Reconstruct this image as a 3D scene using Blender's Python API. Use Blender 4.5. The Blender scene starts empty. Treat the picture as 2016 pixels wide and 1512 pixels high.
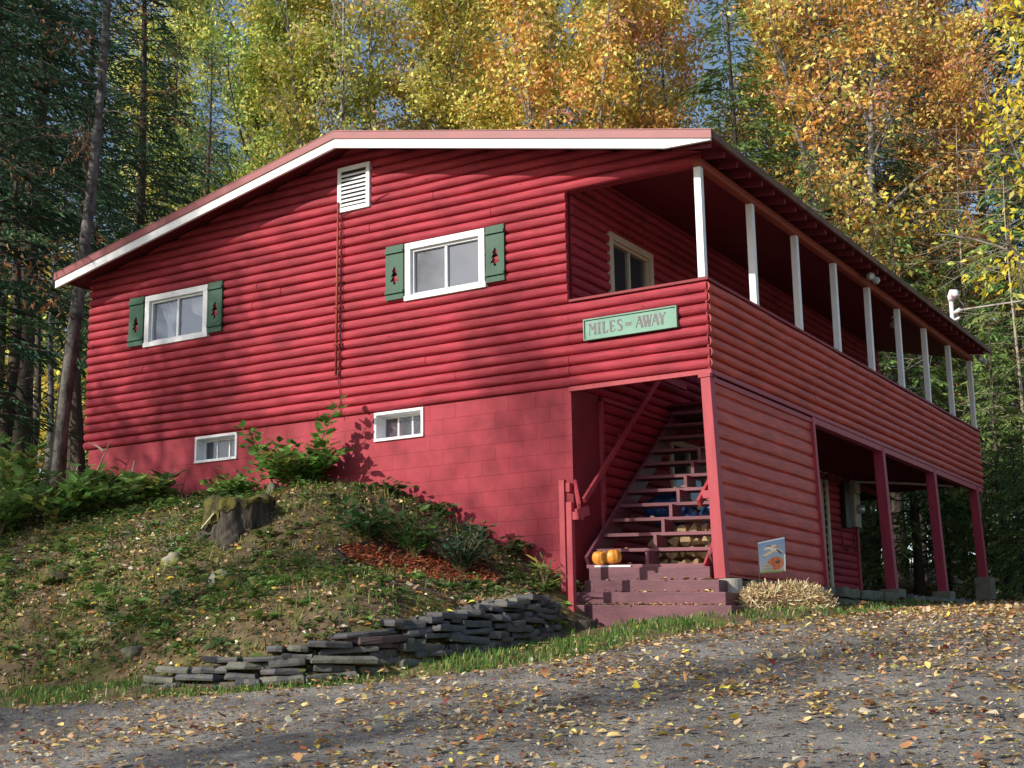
import bpy, math, random
import numpy as np
from mathutils import Vector, Matrix
from mathutils.geometry import delaunay_2d_cdt

random.seed(11)
RNG = np.random.default_rng(11)
scene = bpy.context.scene
COL = scene.collection

# ------------------------------------------------------------------ helpers
class MB:
    """collects geometry for ONE mesh object"""
    def __init__(s):
        s.v = []; s.f = []; s.m = []
    def add(s, vs, fs, mi=0):
        b = len(s.v)
        s.v.extend([tuple(map(float, p)) for p in vs])
        s.f.extend([tuple(b + i for i in f) for f in fs])
        s.m.extend([mi] * len(fs))
    def box(s, x0, x1, y0, y1, z0, z1, mi=0):
        s.hexa([(x0,y0,z0),(x1,y0,z0),(x1,y1,z0),(x0,y1,z0),(x0,y0,z1),(x1,y0,z1),(x1,y1,z1),(x0,y1,z1)], mi)
    def hexa(s, p, mi=0):
        s.add(p, [(0,3,2,1),(4,5,6,7),(0,1,5,4),(1,2,6,5),(2,3,7,6),(3,0,4,7)], mi)
    def bar(s, a, b, w, h, up=(0,0,1), mi=0):
        a = Vector(a); b = Vector(b); d = (b - a).normalized()
        sd = d.cross(Vector(up)).normalized() * (w/2); u = sd.cross(d).normalized() * (h/2)
        s.hexa([a-sd-u, a+sd-u, b+sd-u, b-sd-u, a-sd+u, a+sd+u, b+sd+u, b-sd+u], mi)
    def tube(s, pts, rad, n=6, cap=True, mi=0):
        pts = [Vector(p) for p in pts]
        if not hasattr(rad, '__len__'): rad = [rad] * len(pts)
        vs = []; fs = []
        ref = Vector((0.13, 0.31, 0.94))
        for i, p in enumerate(pts):
            t = (pts[min(i+1, len(pts)-1)] - pts[max(i-1, 0)])
            t = t.normalized() if t.length > 1e-9 else Vector((0,0,1))
            if abs(t.dot(ref)) > .95: r2 = Vector((1,0,0))
            else: r2 = ref
            a = t.cross(r2).normalized(); b = t.cross(a)
            for k in range(n):
                an = 2*math.pi*k/n
                vs.append(p + (a*math.cos(an) + b*math.sin(an)) * rad[i])
        for i in range(len(pts)-1):
            for k in range(n):
                fs.append((i*n+k, i*n+(k+1)%n, (i+1)*n+(k+1)%n, (i+1)*n+k))
        if cap:
            fs.append(tuple(range(n-1, -1, -1))); fs.append(tuple((len(pts)-1)*n + k for k in range(n)))
        s.add(vs, fs, mi)
    def prism(s, poly, fn, a0, a1, mi=0):
        """poly 2-D points, fn(p, q, a) -> 3-D point"""
        n = len(poly)
        vs = [fn(p[0], p[1], a0) for p in poly] + [fn(p[0], p[1], a1) for p in poly]
        fs = [tuple(range(n-1, -1, -1)), tuple(range(n, 2*n))] + [(i, (i+1) % n, n+(i+1) % n, n+i) for i in range(n)]
        s.add(vs, fs, mi)
    def lathe(s, prof, c, n=24, mi=0, fr=None):
        vs = []; fs = []
        for r, z in prof:
            for k in range(n):
                a = 2*math.pi*k/n
                rr = r * (fr(a, z) if fr else 1)
                vs.append((c[0] + rr*math.cos(a), c[1] + rr*math.sin(a), c[2] + z))
        for i in range(len(prof)-1):
            for k in range(n):
                fs.append((i*n+k, i*n+(k+1) % n, (i+1)*n+(k+1) % n, (i+1)*n+k))
        s.add(vs, fs, mi)
    def build(s, name, mats, parent=None, smooth=False, bevel=0, local=False):
        me = bpy.data.meshes.new(name)
        me.from_pydata(s.v, [], s.f)
        return finish(me, name, mats, parent, smooth, bevel, local, s.m)

def finish(me, name, mats, parent=None, smooth=False, bevel=0, local=False, mi=None):
    if not isinstance(mats, (list, tuple)): mats = [mats]
    for m in mats: me.materials.append(m)
    if mi is not None and len(mats) > 1:
        me.polygons.foreach_set('material_index', mi)
    if smooth:
        me.polygons.foreach_set('use_smooth', [True]*len(me.polygons))
    me.update()
    o = bpy.data.objects.new(name, me); COL.objects.link(o)
    if parent is not None: attach(o, parent, local)
    if bevel:
        b = o.modifiers.new('bevel', 'BEVEL'); b.width = bevel; b.segments = 2; b.limit_method = 'ANGLE'; b.angle_limit = math.radians(40)
    return o

def attach(o, parent, local=False):
    o.parent = parent
    if not local and parent.type == 'EMPTY':
        o.matrix_parent_inverse = Matrix.LocRotScale(parent.location, parent.rotation_euler, parent.scale).inverted()

def tag(o, label=None, cat=None, group=None, kind=None):
    if label: o['label'] = label
    if cat: o['category'] = cat
    if group: o['group'] = group
    if kind: o['kind'] = kind
    return o

def empty(name, loc, label, cat, group=None, rz=0.0):
    o = bpy.data.objects.new(name, None); COL.objects.link(o)
    o.empty_display_size = .3; o.location = loc; o.rotation_euler = (0, 0, rz)
    return tag(o, label, cat, group)

def np_mesh(name, V, F, C=None):
    """fast mesh from arrays: V (n,3), F (m,k), per-vertex colour C (n,3)"""
    me = bpy.data.meshes.new(name)
    V = np.asarray(V, np.float32); F = np.asarray(F, np.int32); m, k = F.shape
    me.vertices.add(len(V)); me.vertices.foreach_set('co', V.ravel())
    me.loops.add(m*k); me.loops.foreach_set('vertex_index', F.ravel())
    me.polygons.add(m); me.polygons.foreach_set('loop_start', np.arange(0, m*k, k, dtype=np.int32))
    me.polygons.foreach_set('loop_total', np.full(m, k, np.int32))
    me.update(calc_edges=True)
    if C is not None: set_col(me, C)
    return me

def set_col(me, C):
    ca = me.color_attributes.new('Col', 'FLOAT_COLOR', 'POINT')
    c4 = np.ones((len(C), 4), np.float32); c4[:, :3] = C
    ca.data.foreach_set('color', c4.ravel())

# ------------------------------------------------------------------ materials
def nd(nt, t, x=0, y=0, **kw):
    n = nt.nodes.new(t)
    for k, v in kw.items(): setattr(n, k, v)
    return n

def mat(name, col, rough=.6, var=.15, scale=6., stretch=(1,1,1), bump=0., bscale=40., spec=.3,
        col2=None, mix2=(.5,.65), s2=2., metal=0., attr=False, bstretch=None, ao=0.):
    m = bpy.data.materials.new(name); m.use_nodes = True; nt = m.node_tree; nt.nodes.clear()
    out = nd(nt, 'ShaderNodeOutputMaterial'); p = nd(nt, 'ShaderNodeBsdfPrincipled')
    nt.links.new(p.outputs[0], out.inputs[0])
    p.inputs['Roughness'].default_value = rough; p.inputs['Specular IOR Level'].default_value = spec
    p.inputs['Metallic'].default_value = metal
    tc = nd(nt, 'ShaderNodeTexCoord'); mp = nd(nt, 'ShaderNodeMapping'); mp.inputs['Scale'].default_value = stretch
    nt.links.new(tc.outputs['Object'], mp.inputs[0])
    nz = nd(nt, 'ShaderNodeTexNoise'); nz.inputs['Scale'].default_value = scale; nz.inputs['Detail'].default_value = 6
    nt.links.new(mp.outputs[0], nz.inputs['Vector'])
    mr = nd(nt, 'ShaderNodeMapRange'); mr.inputs[1].default_value = .3; mr.inputs[2].default_value = .7
    mr.inputs[3].default_value = 1-var; mr.inputs[4].default_value = 1+var
    nt.links.new(nz.outputs['Fac'], mr.inputs[0])
    mul = nd(nt, 'ShaderNodeVectorMath', operation='SCALE')
    if attr:
        at = nd(nt, 'ShaderNodeAttribute'); at.attribute_name = 'Col'
        nt.links.new(at.outputs['Color'], mul.inputs[0])
    else:
        mul.inputs[0].default_value = col
    if col2 is not None:
        n2 = nd(nt, 'ShaderNodeTexNoise'); n2.inputs['Scale'].default_value = s2; n2.inputs['Detail'].default_value = 8
        n2.inputs['Roughness'].default_value = .65
        nt.links.new(tc.outputs['Object'], n2.inputs['Vector'])
        r2 = nd(nt, 'ShaderNodeMapRange'); r2.inputs[1].default_value = mix2[0]; r2.inputs[2].default_value = mix2[1]
        nt.links.new(n2.outputs['Fac'], r2.inputs[0])
        mx = nd(nt, 'ShaderNodeMix', data_type='RGBA')
        nt.links.new(r2.outputs[0], mx.inputs[0])
        if attr: nt.links.new(at.outputs['Color'], mx.inputs[6])
        else: mx.inputs[6].default_value = (*col, 1)
        mx.inputs[7].default_value = (*col2, 1)
        nt.links.new(mx.outputs[2], mul.inputs[0])
    nt.links.new(mr.outputs[0], mul.inputs['Scale'])
    nt.links.new(mul.outputs[0], p.inputs['Base Color'])
    if bump:
        nb = nd(nt, 'ShaderNodeTexNoise'); nb.inputs['Scale'].default_value = bscale; nb.inputs['Detail'].default_value = 5
        mp2 = nd(nt, 'ShaderNodeMapping'); mp2.inputs['Scale'].default_value = bstretch or stretch
        nt.links.new(tc.outputs['Object'], mp2.inputs[0]); nt.links.new(mp2.outputs[0], nb.inputs['Vector'])
        bp = nd(nt, 'ShaderNodeBump'); bp.inputs['Strength'].default_value = bump; bp.inputs['Distance'].default_value = .02
        nt.links.new(nb.outputs['Fac'], bp.inputs['Height']); nt.links.new(bp.outputs[0], p.inputs['Normal'])
    m.cycles.use_transparent_shadow = False
    return m

def leaf_mat(name, trans=.4, rough=.5):
    m = bpy.data.materials.new(name); m.use_nodes = True; nt = m.node_tree; nt.nodes.clear()
    out = nd(nt, 'ShaderNodeOutputMaterial'); at = nd(nt, 'ShaderNodeAttribute'); at.attribute_name = 'Col'
    d = nd(nt, 'ShaderNodeBsdfPrincipled'); d.inputs['Roughness'].default_value = rough; d.inputs['Specular IOR Level'].default_value = .25
    t = nd(nt, 'ShaderNodeBsdfTranslucent'); mx = nd(nt, 'ShaderNodeMixShader'); mx.inputs[0].default_value = trans
    nt.links.new(at.outputs['Color'], d.inputs['Base Color']); nt.links.new(at.outputs['Color'], t.inputs['Color'])
    nt.links.new(d.outputs[0], mx.inputs[1]); nt.links.new(t.outputs[0], mx.inputs[2]); nt.links.new(mx.outputs[0], out.inputs[0])
    return m

RED = (.41, .048, .070)
M = {}
M['log'] = mat('red_log_paint', RED, .68, .16, 1.6, (1,1,3), .22, 26, .2, col2=(.27,.036,.050), mix2=(.45,.72), s2=1.1, bstretch=(.25,2,2.5))
M['log_bounce'] = mat('red_log_paint_warm_bounce', (.54,.082,.058), .55, .16, 1.6, (1,1,3), .2, 26, .3, col2=(.45,.068,.05), mix2=(.52,.75), s2=1.3, bstretch=(2,.25,2.5))  # same red paint, browner and lighter: warm ground bounce put into the colour
M['red_dark'] = mat('red_board_paint', (.25,.030,.042), .6, .15, 3, (1,1,1), .12, 30)
M['red_trim'] = mat('red_trim_paint', (.40,.058,.075), .55, .12, 3, (4,4,.6), .15, 30)
M['red_post'] = mat('red_post_paint', (.33,.032,.062), .55, .12, 3, (4,4,.4), .15, 30)
M['beam'] = mat('rust_red_beam', (.30,.062,.038), .6, .15, 4, (3,.3,3), .15, 30)
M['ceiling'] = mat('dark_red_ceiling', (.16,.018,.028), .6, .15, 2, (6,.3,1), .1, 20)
M['white'] = mat('white_paint', (.84,.84,.85), .45, .06, 5, (1,1,1), .05, 40, .4, col2=(.66,.66,.67), mix2=(.58,.8), s2=3)
M['vinyl'] = mat('white_vinyl', (.72,.73,.76), .4, .04, 5)
M['cream'] = mat('cream_paint', (.62,.56,.44), .5, .08, 5)
M['green'] = mat('dark_green_paint', (.028,.095,.058), .5, .12, 5, (3,3,.5), .12, 40)
M['roof'] = mat('red_metal_roof', (.40,.10,.095), .38, .12, 2, (1,1,1), .05, 8, .5, col2=(.33,.09,.08), s2=.8)
M['drip'] = mat('red_metal_trim', (.26,.045,.052), .5, .12, 3, (1,1,1), .04, 10, .5)
M['eave'] = mat('weathered_eave_edge', (.16,.075,.045), .7, .3, 5, (1,1,1), .2, 30, col2=(.10,.085,.03), s2=4)
M['maroon'] = mat('maroon_deck_paint', (.135,.043,.060), .5, .2, 3, (.5,4,4), .15, 30, .4, col2=(.165,.062,.08), mix2=(.5,.7), s2=2.5)
M['tread'] = mat('maroon_tread_paint', (.19,.060,.080), .5, .18, 3, (.5,4,4), .12, 30, .4)
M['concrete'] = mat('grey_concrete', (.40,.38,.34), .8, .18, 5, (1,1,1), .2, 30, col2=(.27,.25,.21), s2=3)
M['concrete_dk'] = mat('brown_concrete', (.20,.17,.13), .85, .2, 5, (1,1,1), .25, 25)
M['slate'] = mat('grey_slate', (.080,.080,.086), .6, .3, 5, (1,1,2), .35, 24, .4, col2=(.105,.092,.066), mix2=(.5,.64), s2=4.5)
M['slate2'] = mat('purple_slate', (.11,.07,.078), .65, .25, 5, (1,1,2), .35, 24, .4, col2=(.09,.09,.075), s2=3)
M['slate3'] = mat('sunlit_green_grey_slate', (.145,.145,.115), .65, .25, 5, (1,1,2), .35, 24, .4, col2=(.07,.07,.07), s2=3)  # green-grey stone, lightened to paint sunlight onto some of the stones
M['fieldstone'] = mat('mossy_fieldstone', (.16,.15,.115), .85, .3, 4, (1,1,1), .4, 20, col2=(.085,.10,.035), mix2=(.48,.62), s2=5)
M['rock'] = mat('pale_boulder_with_moss', (.36,.34,.28), .85, .2, 6, (1,1,1), .35, 18, col2=(.17,.17,.035), mix2=(.42,.54), s2=3.6)
M['bark'] = mat('grey_bark', (.22,.20,.18), .9, .35, 3, (4,4,.8), .6, 14, col2=(.10,.085,.07), mix2=(.45,.6), s2=5)
M['shadebark'] = mat('shaded_grey_bark', (.15,.14,.13), .9, .4, 3, (4,4,.8), .6, 14, col2=(.07,.062,.055), mix2=(.45,.6), s2=5)  # grey bark darkened, so the big trunk's shade sits in the colour
M['birch'] = mat('pale_lichen_bark', (.30,.29,.27), .85, .35, 4, (1,1,5), .5, 12, col2=(.12,.11,.10), mix2=(.47,.58), s2=4)
M['darkbark'] = mat('dark_hemlock_bark', (.085,.068,.055), .95, .35, 3, (4,4,.8), .6, 14)
M['twig'] = mat('dry_twig', (.42,.36,.27), .9, .2, 8)
M['soil'] = None
M['leaf'] = leaf_mat('autumn_leaf', .32, .5)
M['needle'] = leaf_mat('hemlock_needles', .25, .6)
M['litter'] = leaf_mat('dry_leaf_litter', .12, .7)
M['blade'] = leaf_mat('grass_blade', .35)
M['dark'] = mat('dark_interior', (.03,.028,.03), .9, .1)
M['black'] = mat('black_plastic', (.018,.018,.02), .4, .2, 6, spec=.5)
M['metal'] = mat('galvanised_metal', (.62,.62,.66), .35, .1, 8, metal=.6)
M['lamp'] = mat('lamp_grey', (.45,.43,.40), .4, .1, 8)
M['beige'] = mat('beige_meter_box', (.42,.40,.32), .5, .1, 6)
M['pumpkin'] = mat('pumpkin_skin', (.85,.34,.05), .42, .12, 7, (1,1,1), .06, 30, .45, col2=(.90,.45,.10), s2=5)
M['stem'] = mat('dry_stem', (.25,.20,.09), .8, .2, 10)
M['straw'] = mat('straw', (.56,.42,.21), .8, .0, 10, attr=True)
M['tarp'] = mat('blue_tarp', (.02,.07,.22), .35, .25, 6, (1,1,1), .3, 12, .5)
M['wood_end'] = mat('split_wood', (.62,.45,.26), .8, .3, 9, (1,1,1), .25, 30, col2=(.30,.18,.09), s2=7)
M['curtain'] = mat('white_lace_curtain', (.62,.62,.62), .9, .15, 14)
M['redcurtain'] = mat('red_check_curtain', (.30,.07,.09), .9, .5, 60)
M['sign'] = mat('pale_green_sign', (.17,.34,.26), .5, .10, 5, (1,1,1), .03, 20)
M['letter'] = mat('carved_purple_grey_letter', (.20,.17,.185), .7, .2, 20)
M['stump'] = mat('rotten_stump_wood', (.078,.064,.05), .95, .4, 5, (5,5,.8), .8, 12, col2=(.065,.055,.045), s2=5)
M['moss'] = mat('moss', (.115,.105,.022), .95, .4, 12, (1,1,1), .9, 40, col2=(.055,.048,.025), mix2=(.46,.56), s2=7)

def weather(m, axis):
    nt = m.node_tree; p = [n for n in nt.nodes if n.type == 'BSDF_PRINCIPLED'][0]; src = p.inputs['Base Color'].links[0].from_socket
    tc = nd(nt, 'ShaderNodeTexCoord'); mp = nd(nt, 'ShaderNodeMapping'); mp.inputs['Scale'].default_value = (.5, 6, 6) if axis == 0 else (6, .5, 6)
    nt.links.new(tc.outputs['Object'], mp.inputs[0])
    g = nd(nt, 'ShaderNodeTexNoise'); g.inputs['Scale'].default_value = 5; g.inputs['Detail'].default_value = 8; nt.links.new(mp.outputs[0], g.inputs['Vector'])
    r = nd(nt, 'ShaderNodeMapRange'); r.inputs[1].default_value = .35; r.inputs[2].default_value = .7; r.inputs[3].default_value = .78; r.inputs[4].default_value = 1.15; nt.links.new(g.outputs['Fac'], r.inputs[0])
    mp3 = nd(nt, 'ShaderNodeMapping'); mp3.inputs['Scale'].default_value = (1, 2, 2.4) if axis == 0 else (2, 1, 2.4); nt.links.new(tc.outputs['Object'], mp3.inputs[0])
    kn = nd(nt, 'ShaderNodeTexVoronoi'); kn.inputs['Scale'].default_value = 2.1; nt.links.new(mp3.outputs[0], kn.inputs['Vector'])
    k2 = nd(nt, 'ShaderNodeMapRange'); k2.inputs[1].default_value = .03; k2.inputs[2].default_value = .085; k2.inputs[3].default_value = .55; k2.inputs[4].default_value = 1; nt.links.new(kn.outputs['Distance'], k2.inputs[0])
    mu = nd(nt, 'ShaderNodeMath', operation='MULTIPLY'); nt.links.new(r.outputs[0], mu.inputs[0]); nt.links.new(k2.outputs[0], mu.inputs[1])
    sc = nd(nt, 'ShaderNodeVectorMath', operation='SCALE'); nt.links.new(src, sc.inputs[0]); nt.links.new(mu.outputs[0], sc.inputs['Scale']); nt.links.new(sc.outputs[0], p.inputs['Base Color'])
weather(M['log'], 0); weather(M['log_bounce'], 1)
def block_mat():
    m = mat('red_painted_block', (.39,.050,.070), .75, .22, 2.2, (1,1,1), .0, 30, col2=(.29,.043,.056), mix2=(.48,.72), s2=1.9)
    nt = m.node_tree
    p = [n for n in nt.nodes if n.type == 'BSDF_PRINCIPLED'][0]
    tc = nd(nt, 'ShaderNodeTexCoord'); sp = nd(nt, 'ShaderNodeSeparateXYZ'); cb = nd(nt, 'ShaderNodeCombineXYZ')
    nt.links.new(tc.outputs['Object'], sp.inputs[0]); nt.links.new(sp.outputs[0], cb.inputs[0]); nt.links.new(sp.outputs[2], cb.inputs[1])
    wv = nd(nt, 'ShaderNodeTexNoise'); wv.inputs['Scale'].default_value = 4
    nt.links.new(tc.outputs['Object'], wv.inputs['Vector'])
    sc = nd(nt, 'ShaderNodeVectorMath', operation='SCALE'); sc.inputs['Scale'].default_value = .012
    nt.links.new(wv.outputs['Color'], sc.inputs[0])
    ad = nd(nt, 'ShaderNodeVectorMath', operation='ADD'); nt.links.new(cb.outputs[0], ad.inputs[0]); nt.links.new(sc.outputs[0], ad.inputs[1])
    br = nd(nt, 'ShaderNodeTexBrick'); br.inputs['Scale'].default_value = 1; br.inputs['Mortar Size'].default_value = .004
    br.inputs['Mortar Smooth'].default_value = .6; br.inputs['Brick Width'].default_value = .42; br.inputs['Row Height'].default_value = .21
    br.inputs['Color1'].default_value = (.97,.97,.97,1); br.inputs['Color2'].default_value = (1.03,1.03,1.03,1); br.inputs['Mortar'].default_value = (.74,.71,.71,1)
    nt.links.new(ad.outputs[0], br.inputs['Vector'])
    src = p.inputs['Base Color'].links[0].from_socket
    mm = nd(nt, 'ShaderNodeVectorMath', operation='MULTIPLY'); nt.links.new(src, mm.inputs[0]); nt.links.new(br.outputs['Color'], mm.inputs[1])
    nt.links.new(mm.outputs[0], p.inputs['Base Color'])
    nb = nd(nt, 'ShaderNodeTexNoise'); nb.inputs['Scale'].default_value = 60; nt.links.new(tc.outputs['Object'], nb.inputs['Vector'])
    hh = nd(nt, 'ShaderNodeMath', operation='MULTIPLY_ADD'); hh.inputs[1].default_value = -1.0
    k = nd(nt, 'ShaderNodeMath', operation='MULTIPLY'); k.inputs[1].default_value = .15; nt.links.new(nb.outputs['Fac'], k.inputs[0])
    nt.links.new(br.outputs['Fac'], hh.inputs[0]); nt.links.new(k.outputs[0], hh.inputs[2])
    bp = nd(nt, 'ShaderNodeBump'); bp.inputs['Strength'].default_value = .5; bp.inputs['Distance'].default_value = .01
    nt.links.new(hh.outputs[0], bp.inputs['Height']); nt.links.new(bp.outputs[0], p.inputs['Normal'])
    return m
M['block'] = block_mat()

def glass_mat(name, tint, refl):
    m = bpy.data.materials.new(name); m.use_nodes = True; nt = m.node_tree; nt.nodes.clear()
    out = nd(nt, 'ShaderNodeOutputMaterial'); tr = nd(nt, 'ShaderNodeBsdfTransparent'); tr.inputs[0].default_value = (*tint, 1)
    gl = nd(nt, 'ShaderNodeBsdfGlossy'); gl.inputs['Roughness'].default_value = .05; gl.inputs['Color'].default_value = (.8,.86,1,1)
    tc = nd(nt, 'ShaderNodeTexCoord'); nz = nd(nt, 'ShaderNodeTexNoise'); nz.inputs['Scale'].default_value = 3
    nt.links.new(tc.outputs['Object'], nz.inputs['Vector'])
    bp = nd(nt, 'ShaderNodeBump'); bp.inputs['Strength'].default_value = .006; bp.inputs['Distance'].default_value = .02
    nt.links.new(nz.outputs['Fac'], bp.inputs['Height']); nt.links.new(bp.outputs[0], gl.inputs['Normal'])
    df = nd(nt, 'ShaderNodeBsdfDiffuse'); df.inputs[0].default_value = (.30,.33,.38,1)
    m1 = nd(nt, 'ShaderNodeMixShader'); m1.inputs[0].default_value = .16
    nt.links.new(tr.outputs[0], m1.inputs[1]); nt.links.new(df.outputs[0], m1.inputs[2])
    mx = nd(nt, 'ShaderNodeMixShader'); mx.inputs[0].default_value = refl
    nt.links.new(m1.outputs[0], mx.inputs[1]); nt.links.new(gl.outputs[0], mx.inputs[2]); nt.links.new(mx.outputs[0], out.inputs[0])
    return m
M['glass'] = glass_mat('screened_window_glass', (.75,.78,.8), .16)
M['darkglass'] = glass_mat('dark_window_glass', (.7,.7,.72), .10)

# ------------------------------------------------------------------ camera
CAMLOC = np.array([17.617, -16.023, -3.657])
yaw, pitch, roll, FPX = -.5384, .2007, -.0166, 2811.9
cy, sy, cp, sp_ = math.cos(yaw), math.sin(yaw), math.cos(pitch), math.sin(pitch)
fw = Vector((sy*cp, cy*cp, sp_)); r0 = Vector((cy, -sy, 0)); u0 = r0.cross(fw)
rt = math.cos(roll)*r0 + math.sin(roll)*u0; up = -math.sin(roll)*r0 + math.cos(roll)*u0
cd = bpy.data.cameras.new('Camera'); cam = bpy.data.objects.new('Camera', cd); COL.objects.link(cam)
cam.matrix_world = Matrix(((rt.x, up.x, -fw.x, CAMLOC[0]), (rt.y, up.y, -fw.y, CAMLOC[1]), (rt.z, up.z, -fw.z, CAMLOC[2]), (0,0,0,1)))
cd.sensor_width = 36; cd.lens = 36*FPX/2016; cd.clip_end = 2000; cd.clip_start = .1
scene.camera = cam

# ------------------------------------------------------------------ light
SD = Vector((.52, 1.0, -.60)).normalized()      # the way the sunlight travels
sl = bpy.data.lights.new('Sun', 'SUN'); sl.energy = 5.0; sl.angle = math.radians(.53); sl.color = (1, .93, .82)
so = bpy.data.objects.new('Sun', sl); COL.objects.link(so); so.rotation_euler = SD.to_track_quat('-Z', 'Y').to_euler()
w = bpy.data.worlds.new('World'); scene.world = w; w.use_nodes = True; wt = w.node_tree; wt.nodes.clear()
wo = nd(wt, 'ShaderNodeOutputWorld'); bg = nd(wt, 'ShaderNodeBackground'); sk = nd(wt, 'ShaderNodeTexSky'); sk.sky_type = 'NISHITA'
sk.sun_disc = False; sk.sun_elevation = math.asin(-SD.z); sk.sun_rotation = math.atan2(-SD.x, -SD.y)
bg.inputs[1].default_value = .15
wt.links.new(sk.outputs[0], bg.inputs[0]); wt.links.new(bg.outputs[0], wo.inputs[0])
scene.view_settings.view_transform = 'Standard'; scene.view_settings.look = 'None'; scene.view_settings.exposure = 0
scene.cycles.max_bounces = 6; scene.cycles.diffuse_bounces = 3; scene.cycles.transparent_max_bounces = 6
scene.cycles.transmission_bounces = 2; scene.cycles.glossy_bounces = 2

# ------------------------------------------------------------------ terrain
def base_h(x, y):
    ys = [-80,-40,-16,-6,-3,-1,.5,2,4,8,14,24,40,80,160,400]
    zs = [-12,-8.4,-5.2,-3.80,-3.38,-3.10,-3.02,-2.95,-2.85,-2.68,-2.43,-1.9,-1.0,3,9,24]
    h = np.interp(y, ys, zs)
    h2 = (np.interp(y-.5, ys, zs) + np.interp(y+.5, ys, zs) + h)/3
    return h2 - .03*np.clip(x-12, 0, 12)
CTRL = np.array([
 (0,0,-.65),(1.5,0,-.82),(2.9,0,-.95),(5,0,-1.05),(6.0,0,-1.18),(6.6,0,-1.38),(7.15,0,-1.7),(7.95,0,-2.1),(8.75,0,-2.48),
 (-1.2,0,-.55),(-4,0,-.5),(-9,1,-.4),(-16,0,-.5),(0,5,-.45),(0,14,-.7),(-6,10,.2),(-14,14,.8),(5,17,-1.6),(9,17,-2.2),(12,20,-2.6),
 (0,24,-.4),(-12,30,2.0),(8,32,-1.6),
 (6.85,-5.15,-3.55),(7.5,-5.2,-3.45),(8.2,-5.05,-3.28),(8.85,-4.55,-3.08),(9.15,-3.85,-2.98),(9.4,-3.0,-2.93),(9.4,-2.1,-2.88),(9.25,-1.5,-2.83),
 (9.15,-.7,-2.68),(8.95,-.3,-2.58),
 (5.8,-5.0,-3.52),(4.3,-4.9,-3.45),(2.5,-5.0,-3.3),(0,-5.4,-3.15),(-4,-6.2,-3.0),(-10,-7.5,-2.6),(-18,-9,-2.4),
 (4.9,-2.5,-1.98),(6.6,-2.6,-2.28),(2.0,-2.6,-1.85),(-2,-2.8,-1.6),(-7,-3.5,-1.5),(-14,-5,-1.4),(3.2,-.9,-1.12),(5.2,-.9,-1.2),(7.6,-1.6,-2.3),(8.4,-2.6,-2.62),(6.4,-1.0,-1.45),
 (7.0,-6.6,-4.9),(8.6,-6.3,-4.9),(9.9,-5.3,-4.6),(10.4,-4,-4.5),(10.6,-2.6,-4.3),(10.5,-1.2,-4.0),(10.5,.5,-3.6),
 (4,-6.3,-4.5),(0,-7.2,-4.6),(-5,-8.3,-4.8),(-11,-10,-5),(-20,-12,-5),(12,8,-4),(12,14,-3.8)], float)
def _tps(c):
    n = len(c); P = np.c_[np.ones(n), c[:, :2]]
    d = np.hypot(c[:, None, 0]-c[None, :, 0], c[:, None, 1]-c[None, :, 1])
    K = np.where(d > 0, d*d*np.log(d+1e-12), 0) + 1e-3*np.eye(n)*8
    A = np.block([[K, P], [P.T, np.zeros((3, 3))]])
    return np.linalg.solve(A, np.r_[c[:, 2], 0, 0, 0])
TW = _tps(CTRL)
def mound_h(x, y):
    x = np.asarray(x, float); y = np.asarray(y, float); n = len(CTRL)
    h = TW[n] + TW[n+1]*x + TW[n+2]*y
    for i in range(n):
        d2 = (x-CTRL[i, 0])**2 + (y-CTRL[i, 1])**2
        h = h + TW[i]*np.where(d2 > 0, .5*d2*np.log(d2+1e-12), 0)
    return h
def T(x, y):
    x = np.asarray(x, float); y = np.asarray(y, float)
    b = base_h(x, y); m = mound_h(np.clip(x, -20, 14), np.clip(y, -12, 32))
    far = np.clip((y-18)/12, 0, 1) * 1.0
    far = np.maximum(far, np.clip((-18-x)/6, 0, 1)*0)
    m = m*(1-far) + np.maximum(m, b)*far
    inside_m = np.clip((13.5-x)/1.5, 0, 1)
    m = m*inside_m + (b-1)*(1-inside_m)
    mfade = np.clip((y+12)/2.5, 0, 1); m = m*mfade + (b-1)*(1-mfade)
    h = np.maximum(b, m)
    ins = (x > .45) & (x < 8.75) & (y > .45) & (y < 11.6)
    h = np.where(ins, np.minimum(h, -2.62), h)
    # under the porch the floor is level
    por = (x > 8.85) & (x < 10.95) & (y > .3) & (y < 14.2)
    h = np.where(por, np.maximum(np.minimum(h, -2.50), -2.60), h)
    return h
def Tf(x, y): return float(T(np.array([x]), np.array([y]))[0])

_ph = RNG.uniform(0, 6.28, 40)
def bumpy(x, y, amp=1.0):
    r = 0
    for i in range(9):
        k = 1.1*1.38**i; a = .03*.78**i; th = i*2.399
        r = r + a*np.sin(k*(x*np.cos(th)+y*np.sin(th))+_ph[i])
    return r*amp

EDGE = [(-60,-26),(-30,-16.5),(-10,-10.8),(2,-7.9),(6.3,-6.75),(7.8,-6.25),(9.2,-5.75),(10.3,-5.1),(11.05,-4.1),(11.35,-2.7),(11.9,-1.7),(12.7,-1.0),(12.9,.6),(12.3,3),(12.0,6),(11.9,10),(11.9,14),(12.2,22)]
def resample(pl, step):
    out = []
    for a, b in zip(pl[:-1], pl[1:]):
        n = max(1, int(math.dist(a, b)/step))
        for i in range(n): out.append((a[0]+(b[0]-a[0])*i/n, a[1]+(b[1]-a[1])*i/n))
    out.append(pl[-1]); return out
def smooth_pl(pl, it=2):
    for _ in range(it):
        q = [pl[0]]
        for a, b in zip(pl[:-1], pl[1:]):
            q += [(.75*a[0]+.25*b[0], .75*a[1]+.25*b[1]), (.25*a[0]+.75*b[0], .25*a[1]+.75*b[1])]
        q.append(pl[-1]); pl = q
    return pl
EDGES = np.array(resample(smooth_pl(EDGE), .25))
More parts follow.
